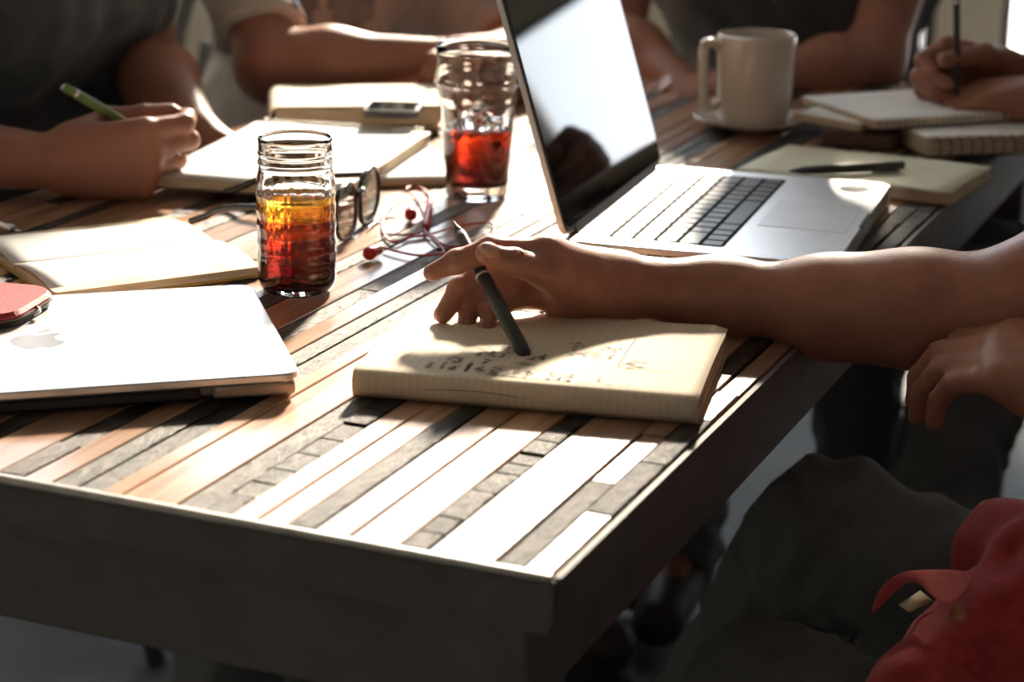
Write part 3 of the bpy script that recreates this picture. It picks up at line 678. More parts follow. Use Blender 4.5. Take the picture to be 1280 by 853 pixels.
# mason jar
p = at(372, 362)
jar = thing('mason_jar', 'quilted glass jar of iced red tea beside the closed laptop', 'jar', (p.x, p.y, TZ))
def quilt(r, z, a):
    if .012 < z < .088 and r > .0285:
        w_ = min(1, (z - .012) / .008, (.088 - z) / .008); return r + .0009 * w_ * math.sin(a * 9 + z * 240) * math.sin(a * 9 - z * 240)
    return r
zz = [.010 + .0025 * i for i in range(32)]
outer = [(0, .0012), (.018, .0010), (.024, 0), (.0275, .002), (.0296, .007)] + [(.0302, z) for z in zz] + [(.0298, .091), (.0286, .096), (.0282, .100), (.0292, .1015), (.0292, .1030), (.0282, .1045), (.0282, .1075), (.0292, .109), (.0292, .1105), (.0282, .112), (.0282, .1175), (.0286, .1200), (.0278, .1215)]
inner = [(.0268, .1208), (.0264, .118), (.0264, .098), (.0274, .091), (.0284, .084), (.0284, .012), (.0266, .0075), (.022, .0055), (0, .0052)]
lathe('glass', outer + inner, 'glass', jar, 72, quilt)
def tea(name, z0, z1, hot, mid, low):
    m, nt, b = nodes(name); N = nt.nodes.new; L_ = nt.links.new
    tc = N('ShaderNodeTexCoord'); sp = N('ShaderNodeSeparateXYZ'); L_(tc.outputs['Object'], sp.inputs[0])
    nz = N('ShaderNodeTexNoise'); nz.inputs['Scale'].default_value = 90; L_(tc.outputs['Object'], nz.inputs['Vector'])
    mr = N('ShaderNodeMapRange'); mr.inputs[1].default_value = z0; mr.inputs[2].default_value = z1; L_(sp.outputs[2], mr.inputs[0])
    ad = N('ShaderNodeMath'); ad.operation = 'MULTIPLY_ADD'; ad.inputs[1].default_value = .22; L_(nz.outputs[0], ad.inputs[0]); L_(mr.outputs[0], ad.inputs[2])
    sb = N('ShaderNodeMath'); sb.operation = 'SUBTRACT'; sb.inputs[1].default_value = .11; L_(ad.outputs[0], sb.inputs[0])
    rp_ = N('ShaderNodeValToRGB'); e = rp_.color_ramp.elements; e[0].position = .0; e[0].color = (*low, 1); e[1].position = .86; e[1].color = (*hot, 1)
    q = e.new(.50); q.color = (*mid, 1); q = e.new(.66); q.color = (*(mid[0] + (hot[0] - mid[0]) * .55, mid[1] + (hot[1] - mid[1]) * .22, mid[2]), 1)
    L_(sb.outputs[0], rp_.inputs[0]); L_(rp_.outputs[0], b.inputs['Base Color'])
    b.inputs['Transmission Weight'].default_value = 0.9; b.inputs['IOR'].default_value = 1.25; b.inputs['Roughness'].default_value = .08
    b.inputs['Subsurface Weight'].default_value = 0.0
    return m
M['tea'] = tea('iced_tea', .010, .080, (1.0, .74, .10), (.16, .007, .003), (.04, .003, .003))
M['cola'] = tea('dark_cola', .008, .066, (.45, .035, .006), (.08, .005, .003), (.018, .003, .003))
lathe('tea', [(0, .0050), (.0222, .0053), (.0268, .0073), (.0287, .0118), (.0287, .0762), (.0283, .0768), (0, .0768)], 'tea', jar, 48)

# pint glass
p = at(596, 245)
pg = thing('pint_glass', 'tall pint glass of dark cola with ice behind the earphones', 'glass', (p.x, p.y, TZ))
outer = [(0, .001), (.024, .0006), (.0275, .0), (.0290, .003), (.0300, .020), (.0325, .055), (.0350, .085), (.0372, .100), (.0396, .107), (.0405, .112), (.0398, .118), (.0384, .123), (.0386, .135), (.0388, .1425), (.0382, .1440)]
inner = [(.0368, .1432), (.0364, .135), (.0362, .123), (.0374, .117), (.0376, .112), (.0352, .101), (.0330, .085), (.0305, .055), (.0282, .020), (.0265, .013), (0, .0115)]
lathe('glass', outer + inner, 'glass', pg, 64)
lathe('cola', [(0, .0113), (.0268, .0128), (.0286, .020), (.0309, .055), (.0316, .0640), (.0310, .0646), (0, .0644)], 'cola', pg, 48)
for i in range(7):
    a = i * .95; r_ = .016 if i < 6 else 0; o = link('ice_cube', box_mesh('ice_cube', .017, .016, .014, .003, 2), 'ice', pg, smooth=True); o.location = (r_ * math.cos(a), r_ * math.sin(a), .062 + .004 * (i % 3)); o.rotation_euler = (i * .8, i * .5, i * 2.1)

# mug and saucer
p = at(941, 160)
sa = thing('saucer', 'cream ceramic saucer under the mug', 'saucer', (p.x, p.y, TZ))
lathe('dish', [(0, .0015), (.030, .001), (.034, 0), (.036, .0015), (.050, .005), (.066, .0125), (.0672, .0145), (.0655, .0150), (.050, .0085), (.036, .0055), (0, .0052)], 'ceramic', sa, 64)
mg = thing('coffee_mug', 'cream ceramic mug standing on a saucer behind the laptop', 'mug', (p.x, p.y, TZ + .0056))
lathe('cup', [(0, .002), (.026, .0015), (.030, 0), (.0355, .003), (.0388, .008), (.0405, .020), (.0428, .085), (.0436, .0955), (.0432, .0985), (.0420, .0992), (.0408, .098), (.0402, .085), (.0380, .020), (.034, .007), (0, .006)], 'ceramic', mg, 64)
lathe('coffee', [(0, .0745), (.0394, .0745), (.0394, .0750), (0, .0751)], 'coffee', mg, 48)
hp = spline([(-.0400, 0, .0835), (-.048, 0, .0895), (-.0575, 0, .0900), (-.0605, 0, .083), (-.0600, 0, .060), (-.0585, 0, .034), (-.0570, 0, .0230), (-.050, 0, .0190), (-.0385, 0, .0230)], 6)
v, f = tube_geo(hp, .0055, 12); obj('handle', [(q[0], q[1] * 1.25, q[2]) for q in v], f, 'ceramic', mg, smooth=True); mg.rotation_euler = (0, 0, math.radians(12))

# sunglasses, arms open to the left
g0, g1 = at(424, 312), at(470, 276); gx = flat(g1 - g0); g0 = g0; GW = .138
sg = thing('sunglasses', 'black sunglasses standing open between the jar and the earphones', 'sunglasses', (g0.x, g0.y, TZ), yaw(gx))
gr = Matrix.Rotation(-yaw(gx), 3, 'Z')
def loc2(px, py, z=TZ): q = gr @ (at(px, py, z) - Vector((g0.x, g0.y, 0))); return Vector((q.x, q.y, q.z - TZ))
for k, cx in enumerate((.034, .104)):
    ring = [(cx + .028 * math.copysign(abs(math.cos(a)) ** .75, math.cos(a)), 0.004 * (cx - .069) ** 2 / .001, .0245 + .0225 * math.copysign(abs(math.sin(a)) ** .8, math.sin(a)) - .003 * math.cos(a) * (1 if k == 0 else -1) * (math.sin(a) < 0)) for a in [i * math.pi / 16 for i in range(32)]]
    rim = tube('rim', ring, .0026, 'sun_frame', sg, 8, True)
    n = len(ring); obj('lens', [(q[0], q[1] - .0006, q[2]) for q in ring] + [(q[0], q[1] + .0006, q[2]) for q in ring], [tuple(range(n)), tuple(range(n, 2 * n))[::-1]] + [(i, (i + 1) % n, n + (i + 1) % n, n + i) for i in range(n)], M.setdefault('lens', mat('green_grey_lens', (.20, .26, .20), .06, 0.3, .05, 20, coat=.6)), rim)
tube('bridge', spline([(.060, .001, .034), (.069, .0, .037), (.078, .001, .034)], 5), .0026, 'sun_frame', sg, 8)
for (xx, tip) in ((.004, loc2(238, 277, TZ + .006)), (.134, loc2(282, 240, TZ + .012))):
    s = Vector((xx, .016, .036)); d = tip - s
    tm = tube('temple', spline([(xx, .014, .036), s + d * .35 + Vector((0, 0, .004)), s + d * .72 + Vector((0, 0, .008)), s + d * .88 + Vector((0, 0, .003)), tip], 6), [.0028] * 10 + [.0032] * 15, 'sun_frame', sg, 8)
    lathe('hinge_screw', [(0, -.001), (.0022, -.001), (.0022, .001), (0, .001)], 'chrome', tm, 12).location = (xx, .010, .0375)

# red earphones
def tpts(l, z=.0014):
    return [at(400 + a / 5.3333, 210 + b / 5.3333, TZ + z) for a, b in l]
e0 = at(520, 285)
ep = thing('earphones', 'tangled red earphones on the planks beside the pint glass', 'earphones', (e0.x, e0.y, TZ))
cords = [[(735, 220), (725, 180), (680, 135), (620, 122), (570, 140)], [(690, 300), (665, 235), (620, 185), (560, 190), (480, 250), (430, 320), (415, 400), (440, 470), (500, 500), (600, 465), (700, 455), (900, 400), (1080, 370), (1160, 390), (1150, 450)],
         [(420, 540), (520, 568), (650, 592), (780, 585), (825, 560), (760, 490), (705, 440), (700, 400)], [(560, 480), (640, 455), (740, 450), (800, 500), (880, 525), (960, 515), (1020, 470)], [(320, 405), (350, 385), (400, 345), (500, 335), (600, 300)], [(415, 450), (520, 455), (600, 452), (700, 430)]]
for i, c in enumerate(cords): tube('cord', spline([q + Vector((0, 0, .0006 * (i % 3))) for q in tpts(c)], 6), .0011, 'red_plastic', ep, 6, world=True)
a, b = tpts([(735, 222), (706, 395)], .0035); tube('remote', [a, a * .97 + b * .03, a * .03 + b * .97, b], [.002, .0034, .0034, .002], 'red_plastic', ep, 10, world=True)
for (bx, by, dx, dy) in ((330, 560, 80, -40), (605, 300, 0, -30)):
    q0, q1 = tpts([(bx, by + 10), (bx + dx, by + dy + 20)], .006); ax_ = (q1 - q0).normalized() if (q1 - q0).length > .004 else Vector((.3, .9, .2)).normalized()
    bud = sdf_obj('earbud', [sdf_mesh('earbud', [ell(q0, (.0058, .0058, .0058), .002), cap(np.array(q0) + np.array(ax_) * .004, np.array(q0) + np.array(ax_) * .013, .0048, .0042, .002)], .0011)], 'red_plastic', ep)

# ------------------------------------------------------------------ books and pads
def coil(name, a, b, r, m, parent, n, world=True):
    """wire binding of separate rings from a to b"""
    a, b = Vector(a), Vector(b); d = (b - a).normalized(); s = Vector((-d.y, d.x, 0))
    proto = None
    for i in range(n):
        c = a + (b - a) * ((i + .5) / n)
        pts = [s * (r * math.cos(k * math.pi / 6)) + Vector((0, 0, r * math.sin(k * math.pi / 6))) + d * (.0006 * k / 6) for k in range(12)]
        if proto is None: v, f = tube_geo(pts, .0007, 5, True); proto = mesh(name, v, f); proto.polygons.foreach_set('use_smooth', [True] * len(proto.polygons)); proto.materials.append(M[m])
        o = bpy.data.objects.new(name, proto); COL.objects.link(o); o.parent = parent; o.location = c - (Vector(parent.location) if world else Vector())
def pad(name, label, origin, rz, L, W, H, cover, paper, cat='notebook', r=.004, pages=None, z0=TZ, curl=0.0, edge='paper_edge'):
    t = thing(name, label, cat, (origin.x, origin.y, z0), rz)
    prism('cover', plan(-.002, -.002, L + .002, W + .002, r, r), 0, .0012, cover, t)
    prism('page_block', plan(0, 0, L, W, r, r), .0013, H - .0004, edge, t)
    v, f = [], []; n = 10
    for i in range(n + 1):
        for k in range(n + 1):
            x, y = L * i / n, W * k / n; v.append((x, y, H + curl * (i / n) ** 2 * (1 - .4 * k / n) + .0004 * math.sin(x * 40 + y * 25)))
    for i in range(n):
        for k in range(n): f.append((i * (n + 1) + k, (i + 1) * (n + 1) + k, (i + 1) * (n + 1) + k + 1, i * (n + 1) + k + 1))
    o = obj('top_page', v, f, paper, t, smooth=True); m_ = o.modifiers.new('thickness', 'SOLIDIFY'); m_.thickness = .0004; m_.offset = 0
    return t

# left: flat notebook under, thick book on it, spiral pad in front
q = at(325, 236); q2 = at(560, 232); d = flat(q2 - q); Lb = (q2 - q).length
under = pad('flat_notebook', 'flat cream notebook lying under the spiral pad near the pint glass', q, yaw(d), Lb, .20, .007, 'cover_tan', 'paper_white')
q = at(338, 160, TZ + .0080); q2 = at(556, 158, TZ + .0080); d = flat(q2 - q); Lb = (q2 - q).length; s_ = Vector((-d.y, d.x, 0))
bk = thing('thick_planner', 'thick cream planner with rounded spine lying in front of the pale shirt', 'book', (q.x, q.y, TZ + .0078), yaw(d))
pr = [(0, .009)]
v, f = [], []; BW, BH = .135, .022
prf = [(Lb, BH)] + [(.010 - .010 * math.sin(a), BH / 2 + BH / 2 * math.cos(a)) for a in [i * math.pi / 10 for i in range(11)]] + [(Lb, 0)]
n = len(prf)
for yy in (0, BW): v += [(x, yy, z) for x, z in prf]
f = [(i, i + 1, n + i + 1, n + i) for i in range(n - 1)]
o = obj('cover', v, f, 'paper', bk); m_ = o.modifiers.new('thickness', 'SOLIDIFY'); m_.thickness = .0016; m_.offset = -1
prism('page_block', [(.006, .003), (Lb - .004, .003), (Lb - .004, BW - .003), (.006, BW - .003)], .0022, BH - .0022, 'paper_edge', bk)
q = at(452, 141, TZ + .040); q2 = at(522, 143, TZ + .040); d = flat(q2 - q)
ph = thing('phone', 'dark phone lying on the thick cream planner', 'phone', (q.x + .03, q.y + .055, TZ + .0078 + BH), yaw(d))
prism('body', rrect((q2 - q).length, .058, .006, 5), 0, .008, 'black_plastic', ph, bev=.001); prism('screen', rrect((q2 - q).length - .006, .052, .004, 4), .0079, .0083, 'screen', ph)
tube('earpiece', [(.024, -.006, .0084), (.024, .006, .0084)], .0006, 'chrome', ph, 6)

zs = TZ + .0080; n0, n1, n2 = at(186, 234, zs), at(432, 251, zs), at(517, 178, zs); d = flat(n1 - n0); Lp = (n1 - n0).length; Wp = abs((n2 - n1).dot(Vector((-d.y, d.x, 0))))
sp = pad('spiral_pad', 'white spiral pad lying open in sunlight behind the jar', n0, yaw(d), Lp, Wp, .011, 'cover_brown', 'paper_white', z0=zs, edge='paper_edge')
coil('coil_ring', (.008, Wp + .001, .0085), (Lp - .008, Wp + .001, .0085), .0066, 'wire', sp, 34, world=False)

# open notebook at the left with two page halves
n0, n1 = at(70, 379), at(330, 345); d = flat(n1 - n0); s_ = Vector((-d.y, d.x, 0)); Lp = (n1 - n0).length
on = thing('open_notebook', 'cream notebook lying open between the closed laptop and jar', 'notebook', (n0.x, n0.y, TZ), yaw(d))
prism('cover', plan(-.002, -.002, Lp + .002, .208, .005, .005), 0, .0016, 'cover_yellow', on)
def half(y0, y1, hgt, x0, x1, lift, nm):
    v, f = [], []; n, m_ = 14, 10
    for i in range(n + 1):
        t_ = i / n; yy = y0 + (y1 - y0) * t_
        prof_z = hgt * (math.sin(math.pi * min(1, .12 + t_ * .9)) ** .45) if True else hgt
        for k in range(m_ + 1):
            xx = x0 + (x1 - x0) * k / m_; v.append((xx, yy, max(.0022, prof_z + lift * (1 - k / m_) ** 2 * t_)))
    for i in range(n):
        for k in range(m_): f.append((i * (m_ + 1) + k, i * (m_ + 1) + k + 1, (i + 1) * (m_ + 1) + k + 1, (i + 1) * (m_ + 1) + k))
    o = obj(nm, v, f, 'paper_white', on, smooth=True); q = o.modifiers.new('thickness', 'SOLIDIFY'); q.thickness = .0005; q.offset = 0
prism('page_block', plan(0, 0, Lp, .098, .004, .002), .0017, .0080, 'paper_edge', on)
prism('page_block', plan(0, .104, Lp, .205, .002, .004), .0017, .0060, 'paper_edge', on)
half(.102, .0, .0105, 0, Lp, .002, 'page'); half(.102, .206, .0085, .0, Lp, .005, 'page')

# right: cream notebook with a pen, stack of spiral notebooks
n0, n1, n2 = at(1187, 257, TZ), at(1247, 217, TZ), at(942, 222, TZ); d = flat(n1 - n0); s_ = Vector((-d.y, d.x, 0))
cn = pad('kraft_notebook', 'pale green-cream notebook with a black pen on it near the mug', n0, yaw(d), .145, .215, .011, 'cover_tan', mat('pale_green_paper', (.74, .72, .56), .75, 0, .04, 30, spec=.25), r=.007)
a, b = at(986, 214, TZ + .0170), at(1127, 207, TZ + .0170)
t, L = pen('black_pen', 'black pen lying on the pale green-cream notebook', a, b, [(0, .0042), (.01, .0046), (.5, .0047), (.86, .0040), (.93, .0026), (1, .0008)], 'pen_black', [('cap_end', [(-.015, .0040), (-.012, .0046), (.012, .0048)], 'black_plastic')])
tube('clip', [(0, -.0052, L * .02), (0, -.0058, L * .06), (0, -.0056, L * .26)], .0010, 'chrome', t, 6)
n0 = at(1158, 197); n1 = at(1300, 192); d = flat(n1 - n0)
s1 = pad('black_spiral_notebook', 'black spiral notebook at the bottom of the far right stack', n0, yaw(d), .20, .15, .020, 'cover_black', 'paper_white', z0=TZ + .0002)
coil('coil_ring', (.004, -.001, .011), (.196, -.001, .011), .0098, 'wire_black', s1, 16, world=False)
n0 = at(1026, 182); n1 = at(1150, 192); d = flat(n1 - n0)
s2 = pad('dark_notebook', 'dark softcover notebook sticking out of the far right stack', n0, yaw(d), .078, .13, .016, 'cover_black', 'cover_brown', edge='cover_brown', r=.008)
zz2 = TZ + .0215
n0 = at(1092, 163, zz2); n1 = at(1290, 150, zz2); d = flat(n1 - n0)
s3 = pad('upper_spiral_notebook', 'open white spiral notebook under the writing hand at far right', n0, yaw(d), .24, .155, .010, 'cover_black', 'paper_white', z0=zz2)
coil('coil_ring', (.004, -.001, .006), (.236, -.001, .006), .0052, 'wire', s3, 30, world=False)
n0 = at(988, 145, zz2); d2 = flat(at(1092, 163, zz2) - n0)
s4 = pad('white_notepad', 'white notepad lying beside the upper spiral notebook next to the mug', n0 + Vector((0, 0, 0)), yaw(d2), .092, .13, .0085, 'cover_brown', 'paper_white', z0=TZ + .0166)

# ------------------------------------------------------------------ chairs behind
def cafe_chair(label, loc, rz):
    t = thing('metal_chair', label, 'chair', (loc[0], loc[1], 0), rz, 'black metal chairs around the table')
    prism('seat', rrect(.36, .36, .05, 5), .435, .455, 'black_frame', t, bev=.004)
    for sx in (-1, 1):
        for sy in (-1, 1): tube('leg', [(sx * .15, sy * .15, .44), (sx * .19, sy * .20, .0)], .013, 'black_frame', t, 8)
    tube('back_hoop', spline([(-.165, -.165, .44), (-.18, -.19, .60), (-.175, -.205, .68), (-.13, -.215, .745), (0, -.222, .765), (.13, -.215, .745), (.175, -.205, .68), (.18, -.19, .60), (.165, -.165, .44)], 8), .0125, 'black_frame', t, 10)
    v, f = [], []
    for i in range(7):
        z = .46 + .032 * i; yy = -.168 - .16 * (z - .44); wv = .085
        v += [(-wv, yy, z), (wv, yy, z)]
        if i: k = len(v); f.append((k - 4, k - 3, k - 1, k - 2))
    o = obj('back_panel', v, f, 'black_frame', t); m_ = o.modifiers.new('thickness', 'SOLIDIFY'); m_.thickness = .003
    return t
cafe_chair('empty black metal chair standing behind the two men on the left', (-.675, 3.34), math.radians(120))
cafe_chair('black metal chair under the person in the black t-shirt', (.39, 3.02), math.radians(165))
cafe_chair('black metal chair under the person in the charcoal t-shirt', (-.72, 2.34), math.radians(-115))
cafe_chair('black metal chair under the person in the pale printed t-shirt', (-.46, 2.83), math.radians(-115))
cafe_chair('black metal chair under the person in the red shirt', (.64, 1.18), math.radians(60))
cafe_chair('black metal chair under the person writing at far right', (.86, 2.22), math.radians(75))

# ------------------------------------------------------------------ people
def A3(x, y, Y): return np.array(atY(x, y, Y))
# --- front right: red shirt, writing hand
W = A3(778, 358, 1.440)
jn = lambda l: [A3(*q) for q in l]
idx_ = jn([(683, 318, 1.402), (613, 313, 1.388), (571, 327, 1.382), (540, 341, 1.379)])
mid_ = jn([(688, 335, 1.424), (616, 331, 1.418), (575, 362, 1.402), (554, 393, 1.388)])
rin_ = jn([(697, 353, 1.428), (626, 352, 1.418), (588, 381, 1.400), (583, 404, 1.390)])
pin_ = jn([(708, 370, 1.424), (646, 372, 1.410), (613, 389, 1.394), (609, 409, 1.380)])
thb_ = jn([(728, 350, 1.412), (684, 341, 1.390), (642, 328, 1.374), (607, 317, 1.368)])
HP = []
for jt, r in ((idx_, (.0118, .0096, .0082, .0062)), (mid_, (.0120, .0096, .0084, .0066)), (rin_, (.0115, .0090, .0080, .0064)), (pin_, (.0110, .0082, .0072, .0058))):
    HP.append(cap(W + (jt[0] - W) * .12, jt[0], .0185, .0140, .012))
    for i in range(3): HP.append(cap(jt[i], jt[i + 1], r[i], r[i + 1], .0022 if i else .006))
    for i in (1, 2): HP.append(ell(jt[i], (r[i] * 1.07,) * 3, .003))          # knuckles
HP += [cap(thb_[0], thb_[1], .0175, .0125, .012), cap(thb_[1], thb_[2], .0115, .0092, .006), cap(thb_[2], thb_[3], .0090, .0074, .004), ell(thb_[2], (.0098,) * 3, .003)]
HP += [cap(A3(768, 366, 1.438), A3(715, 381, 1.424), .0205, .0150, .014), cap(A3(745, 352, 1.425), A3(705, 350, 1.408), .0195, .013, .014)]
# thumb nail
td = thb_[3] - thb_[2]; td /= np.linalg.norm(td); nrm = V(.05, -.55, .80); nrm -= td * (nrm @ td); nrm /= np.linalg.norm(nrm)
Rn = np.stack([td, np.cross(nrm, td), nrm], 1); nl = ell(thb_[3] - td * .0012 + nrm * .0052, (.0078, .0062, .0030), .0010, Rn)
HP.append(nl); nails = [nl]
for s_ in (.006, .0005, -.004, -.008):                                            # creases over the thumb joint
    c = thb_[2] - td * s_ + nrm * .0098; HP.append(cap(c - Rn[:, 1] * .0055, c + Rn[:, 1] * .0055, .0009, .0009, .0008, sub=True))
for jt in (rin_, pin_, mid_):                                                     # finger nails, turned to the left and down
    d_ = jt[3] - jt[2]; d_ /= np.linalg.norm(d_); n_ = V(-.75, -.1, -.1); n_ -= d_ * (n_ @ d_); n_ /= np.linalg.norm(n_)
    e_ = ell(jt[3] + n_ * .0036, (.0062, .0048, .0028), .0008, np.stack([d_, np.cross(n_, d_), n_], 1)); HP.append(e_); nails.append(e_)
EL = A3(1290, 374, 1.375)
base = (.58, 1.22, 0)
fwd = V(-.82, .57, 0); rgt = V(.57, .82, 0)
J = dict(pelvis=(.58, 1.20, .50), chest=(.53, 1.24, .92), neck=(.50, 1.26, 1.13), head=(.47, 1.28, 1.30), face=(-.8, .5, -.35), shR=(.615, 1.40, 1.05), shL=(.42, 1.10, 1.05), elR=EL, elL=(.44, 1.00, .80), wrR=W,
         wrL=A3(1412, 492, 1.265), hipR=(.60, 1.31, .48), hipL=(.51, 1.13, .46), knR=np.array(at(1035, 672, .50)), knL=(.20, 1.40, .46), anR=(.10, 1.78, .10), anL=(.02, 1.50, .10), toeR=(.0, 1.86, .04), toeL=(-.10, 1.57, .04))
SHR = np.array(J['shR'])
armR = [cap(W, A3(900, 371, 1.452), .0240, .0238, .02), cap(A3(900, 371, 1.452), A3(1040, 384, 1.432), .0238, .0330, .03), cap(A3(1040, 384, 1.432), A3(1140, 386, 1.410), .0330, .0375, .03), cap(A3(1140, 386, 1.410), EL, .0370, .0340, .03), cap(EL, SHR * .75 + EL * .25 if False else EL + (SHR - EL) * .75, .0345, .042, .03),
        ell(A3(790, 345, 1.430), (.016, .010, .008), .012)] + HP
handL = hand(np.array(J['wrL']), (-.8, .5, .10), (.1, .3, -1), False, ((25, 35, 25),) * 4)
lap1 = A3(1260, 690, 1.44); 
extra = [cap(np.array(at(1170, 880, .570)), np.array(at(1340, 820, .585)), .048, .07, .03), cap(np.array(at(1240, 815, .585)), np.array(at(1330, 770, .60)), .045, .06, .03), cap(np.array(at(1262, 690, .60)), np.array(at(1340, 740, .62)), .038, .05, .02),
         cap(np.array(at(1190, 860, .57)), np.array(at(1225, 785, .585)), .030, .026, .025)]
red, j = person('person', 'person in red shirt and dark jeans holding a pen over a notebook', base, J, 'red_cotton', {'L': handL}, 'skin', extra_arm={'R': armR}, arm_h=0.0014, arm_fine=('R',), extra_shirt=extra, shirt_h=.006, fold=.005)
for o in red.children:
    if o.name.startswith('body'):
        o.data.materials.append(M['nail']); me = o.data; n = len(me.polygons); C = np.empty(n * 3); me.polygons.foreach_get('center', C); C = C.reshape(-1, 3); mi = np.zeros(n, np.int32)
        for e in nails:
            l = (C - e['c']) @ e['R']; mi[((l / (e['r'] * 1.15)) ** 2).sum(1) < 1.0] = 1
        me.polygons.foreach_set('material_index', mi)
# fine hairs along the top of the forearm
hv, hf_ = [], []; rh = random.Random(5)
ctrl = [(A3(800, 362, 1.442), .0235), (A3(900, 371, 1.452), .0236), (A3(1040, 384, 1.432), .0328), (A3(1140, 386, 1.410), .0370), (A3(1270, 376, 1.380), .0345)]
for i in range(420):
    k = rh.randrange(4); t_ = rh.random(); c = ctrl[k][0] * (1 - t_) + ctrl[k + 1][0] * t_; r_ = ctrl[k][1] * (1 - t_) + ctrl[k + 1][1] * t_
    d_ = ctrl[k + 1][0] - ctrl[k][0]; d_ /= np.linalg.norm(d_); a_ = rh.gauss(0, .55); up_ = V(0, 0, 1) - d_ * d_[2]; up_ /= np.linalg.norm(up_); si = np.cross(d_, up_)
    n_ = up_ * math.cos(a_) + si * math.sin(a_); p0 = c + n_ * (r_ - .0008); p1 = p0 + n_ * .0035 - d_ * rh.uniform(.001, .004); p2 = p1 + n_ * .0012 - d_ * rh.uniform(.003, .006)
    v, f = tube_geo([Vector(p0), Vector(p1), Vector(p2)], [.00009, .00007, .00003], 3); o_ = len(hv); hv += v; hf_ += [tuple(o_ + q for q in ff_) for ff_ in f]
tag(obj('arm_hair', hv, hf_, mat('fair_arm_hair', (.32, .20, .10), .4, 0, .1, 50), red, world=True), kind='stuff')
# turned-back pink placket, cream tag and button of the red shirt
def ribbon(name, L0, L1, m, parent, th=.0012):
    n = len(L0); v = [tuple(p) for p in L0] + [tuple(p) for p in L1]; f = [(i, i + 1, n + i + 1, n + i) for i in range(n - 1)]
    o = obj(name, v, f, m, parent, world=True, smooth=True); q = o.modifiers.new('thickness', 'SOLIDIFY'); q.thickness = th; q.offset = 0; q = o.modifiers.new('smooth', 'SUBSURF'); q.levels = q.render_levels = 2 if n > 2 else 0; return o
zf = .640
L0 = [at(1088, 768, .606), at(1098, 738, .622), at(1122, 717, .636), at(1160, 711, .642), at(1205, 712, .646), at(1218, 722, .645)]
L1 = [at(1092, 767, .604), at(1128, 733, .622), at(1148, 729, .632), at(1166, 748, .636), at(1188, 758, .638), at(1212, 738, .640)]
ribbon('placket_flap', spline(L0, 3), spline(L1, 3), 'pink_cotton', red, .002)
ribbon('tag', [at(1124, 757, .618), at(1150, 739, .622)], [at(1137, 765, .616), at(1166, 752, .620)], 'label_cloth', red)
bt = lathe('button', [(0, .0008), (.0035, .0008), (.0045, .0018), (.0056, .0018), (.0058, .0006), (.0050, -.0008), (0, -.0010)], 'button', red, 20); bp_ = at(1196, 769, .646); bt.location = bp_ - Vector(red.location); bt.rotation_euler = (math.radians(35), 0, 0)

# --- left: charcoal tee, writing
wr = A3(66, 203, 1.850)
J = dict(pelvis=(-.66, 2.32, .50), chest=(-.54, 2.27, .90), neck=(-.47, 2.24, 1.10), head=(-.42, 2.21, 1.26), face=(.85, -.35, -.5), shR=(-.59, 2.09, 1.03), shL=(-.45, 2.43, 1.03), elR=(-.66, 1.86, .80), elL=A3(176, 70, 2.36), wrR=wr, wrL=A3(245, 165, 2.13),
         hipR=(-.66, 2.22, .50), hipL=(-.60, 2.40, .50), knR=(-.27, 2.02, .54), knL=(-.22, 2.22, .54), anR=(-.30, 1.92, .1), anL=(-.22, 2.15, .1), toeR=(-.20, 1.88, .04), toeL=(-.12, 2.10, .04))
hR = hand(wr, (.97, .02, .05), (.05, 1, .02), True, ((38, 55, 40), (48, 62, 40), (58, 65, 40), (66, 65, 35)), (.9, .0, .3), tuck=True)
hL = hand(J['wrL'], (.85, -.1, -.45), (-.2, -.3, -1), False, ((15, 25, 20),) * 4)
person('person', 'person in charcoal t-shirt writing with a green pencil at left', (-.62, 2.3, 0), J, 'tee_grey', {'R': hR, 'L': hL}, sleeve=.62)
pen('green_pencil', 'green mechanical pencil in the hand of the person at left', atY(226, 194, 1.880), atY(80, 109, 1.868), [(0, .0040), (.10, .0044), (.11, .0040), (.14, .0047), (.80, .0047), (.90, .0034)], 'pen_green',
    [('tip', [(.89, .0030), (.96, .0014), (1, .0005)], 'chrome'), ('cap', [(-.02, .0030), (-.015, .0036), (.09, .0040), (.1, .0046), (.125, .0046)], 'chrome')])
pa, pb = at(26, 290, TZ + .005), at(-60, 258, TZ + .005)
pen('silver_pen', 'silver pen tip on the table at the left edge below the charcoal sleeve', pa, pb, [(0, .0042), (.6, .0042), (.85, .0038), (.9, .0030)], 'chrome', [('tip', [(.895, .0026), (.96, .0012), (1, .0005)], 'chrome')])

# --- middle: pale tee with navy print, arms crossed on the table
wr = A3(548, 74, 2.415)
J = dict(pelvis=(-.32, 2.86, .50), chest=(-.26, 2.79, .83), neck=(-.30, 2.74, 1.01), head=(-.27, 2.71, 1.16), face=(.6, -.75, -.3), shR=(-.365, 2.58, .95), shL=(-.25, 2.94, .95), elR=A3(338, 84, 2.40), elL=A3(672, 95, 2.72), wrR=wr, wrL=A3(640, 60, 2.46),
         hipR=(-.40, 2.75, .50), hipL=(-.32, 2.91, .50), knR=(.02, 2.52, .54), knL=(.08, 2.68, .54), anR=(.03, 2.45, .1), anL=(.10, 2.62, .1), toeR=(.13, 2.41, .04), toeL=(.2, 2.58, .04))
hR = hand(wr, (.9, .35, .12), (.1, -.2, -1), True, ((20, 30, 20),) * 4)
hL = hand(J['wrL'], (-.5, -.75, .1), (0, -.2, -1), False, ((20, 35, 25),) * 4)
mm, j = person('person', 'person in pale t-shirt with navy print resting crossed arms on the table', (-.36, 2.82, 0), J, 'tee_white', {'R': hR, 'L': hL}, sleeve=.80)

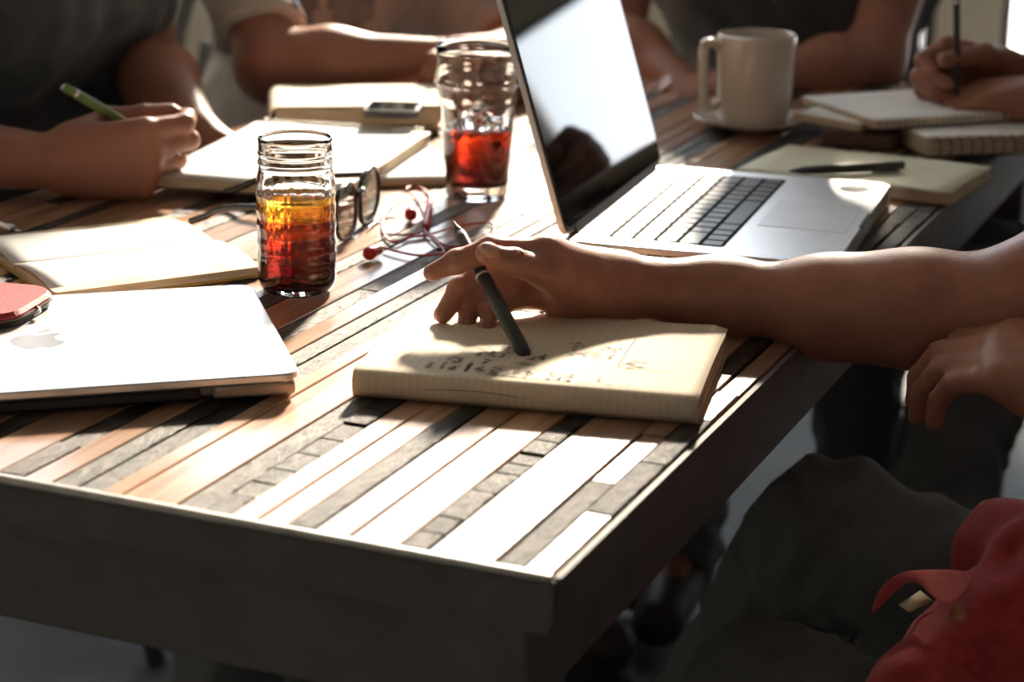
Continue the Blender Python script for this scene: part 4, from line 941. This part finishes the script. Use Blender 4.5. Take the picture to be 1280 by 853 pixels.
def decal(src, name, test, off, m, parent):
    me = src.data; n = len(me.polygons); P = np.empty(len(me.vertices) * 3); me.vertices.foreach_get('co', P); P = P.reshape(-1, 3)
    C = np.empty(n * 3); me.polygons.foreach_get('center', C); C = C.reshape(-1, 3); Nn = np.empty(n * 3); me.polygons.foreach_get('normal', Nn); Nn = Nn.reshape(-1, 3)
    VN = np.empty(len(me.vertices) * 3); me.vertices.foreach_get('normal', VN); VN = VN.reshape(-1, 3)
    sel = np.nonzero(test(C, Nn))[0]; q = np.array([list(me.polygons[int(i)].vertices) for i in sel])
    if not len(q): print('EMPTY DECAL', name); return
    lab = {int(x): int(x) for x in np.unique(q)}                                   # keep the largest connected patch
    def root_(x):
        while lab[x] != x: x = lab[x]
        return x
    for a_ in q:
        r0 = root_(int(a_[0]))
        for x in a_[1:]:
            r1 = root_(int(x))
            if r1 != r0: lab[r1] = r0
    rr_ = np.array([root_(int(a_[0])) for a_ in q]); ids, cn_ = np.unique(rr_, return_counts=True); q = q[rr_ == ids[cn_.argmax()]]
    u, ivx = np.unique(q, return_inverse=True); sdf_obj(name, [(P[u] + VN[u] * off, ivx.reshape(-1, 4))], m, parent)
for o in mm.children:
    if o.name.startswith('shirt'):
        fx = lambda C, N: (N @ V(.62, -.78, 0) > .15) & ((C - V(-.27, 2.62, .862)) @ V(.62, -.78, 0) > -.06)
        rel = lambda C: ((C - V(-.27, 2.62, .862)) @ V(.78, .62, 0), C[:, 2] - .862)
        decal(o, 'navy_print', lambda C, N: fx(C, N) & (np.abs(rel(C)[0]) < .11) & (rel(C)[1] > -.010) & (rel(C)[1] < .10), .0012, 'print_navy', mm)
        for cx in (-.042, .045):
            decal(o, 'grey_print', lambda C, N: fx(C, N) & (((rel(C)[0] - cx) / .036) ** 2 + ((rel(C)[1] + .028) / .032) ** 2 < 1), .0018, 'print_grey', mm)
        break

# --- back right: black tee behind the mug
wl, wr2 = A3(935, 108, 2.50), A3(852, 108, 2.56)
J = dict(pelvis=(.42, 2.98, .50), chest=(.385, 2.88, .86), neck=(.39, 2.84, 1.12), head=(.39, 2.80, 1.27), face=(-.4, -.85, -.4), shR=(.21, 2.90, 1.07), shL=(.56, 2.76, 1.06), elR=(.13, 2.74, .775), elL=A3(1090, 78, 2.60), wrR=wr2, wrL=wl,
         hipR=(.33, 2.99, .50), hipL=(.51, 2.92, .50), knR=(.24, 2.62, .54), knL=(.45, 2.55, .54), anR=(.24, 2.60, .1), anL=(.46, 2.52, .1), toeR=(.20, 2.49, .04), toeL=(.42, 2.41, .04))
hR = hand(wr2, (.05, -.75, -.55), (.15, .5, -.9), True, ((35, 60, 40),) * 4)
hL = hand(wl, (-.95, -.2, -.1), (0, .3, -1), False, ((20, 40, 25),) * 4)
person('person', 'person in black t-shirt sitting behind the cream mug', (.42, 2.95, 0), J, 'tee_black', {'R': hR, 'L': hL}, sleeve=.50)

# --- far right: only hands in view, writing
wr = A3(1268, 95, 2.300)
J = dict(pelvis=(.86, 2.22, .50), chest=(.80, 2.27, .90), neck=(.76, 2.29, 1.09), head=(.73, 2.30, 1.25), face=(-.9, .2, -.5), shR=(.84, 2.45, 1.02), shL=(.76, 2.09, 1.02), elR=(.80, 2.36, .80), elL=(.86, 2.02, .79), wrR=wr, wrL=A3(1335, 116, 2.20),
         hipR=(.86, 2.31, .50), hipL=(.82, 2.13, .50), knR=(.58, 2.42, .54), knL=(.545, 2.20, .56), anR=(.52, 2.44, .1), anL=(.46, 2.22, .1), toeR=(.42, 2.48, .04), toeL=(.36, 2.26, .04))
hR = hand(wr, (-.95, -.05, .12), (-.1, -.8, -.45), True, ((45, 60, 40), (55, 65, 40), (60, 70, 40), (65, 70, 40)), (.9, .1, .4))
hL = hand(J['wrL'], (-.9, .25, -.1), (0, .1, -1), False, ((15, 25, 20),) * 4)
person('person', 'person at far right of whom only the writing hands show', (.84, 2.24, 0), J, 'tee_blue', {'R': hR, 'L': hL}, sleeve=.55)
pen('dark_pencil', 'dark pencil upright in the writing hand at far right', atY(1197, 122, 2.225), atY(1196, -8, 2.235), [(0, .0034), (.02, .0040), (.85, .0040), (.93, .0022), (1, .0006)], 'pen_black', [('cap', [(-.02, .003), (-.015, .004), (.1, .0043)], 'chrome')])
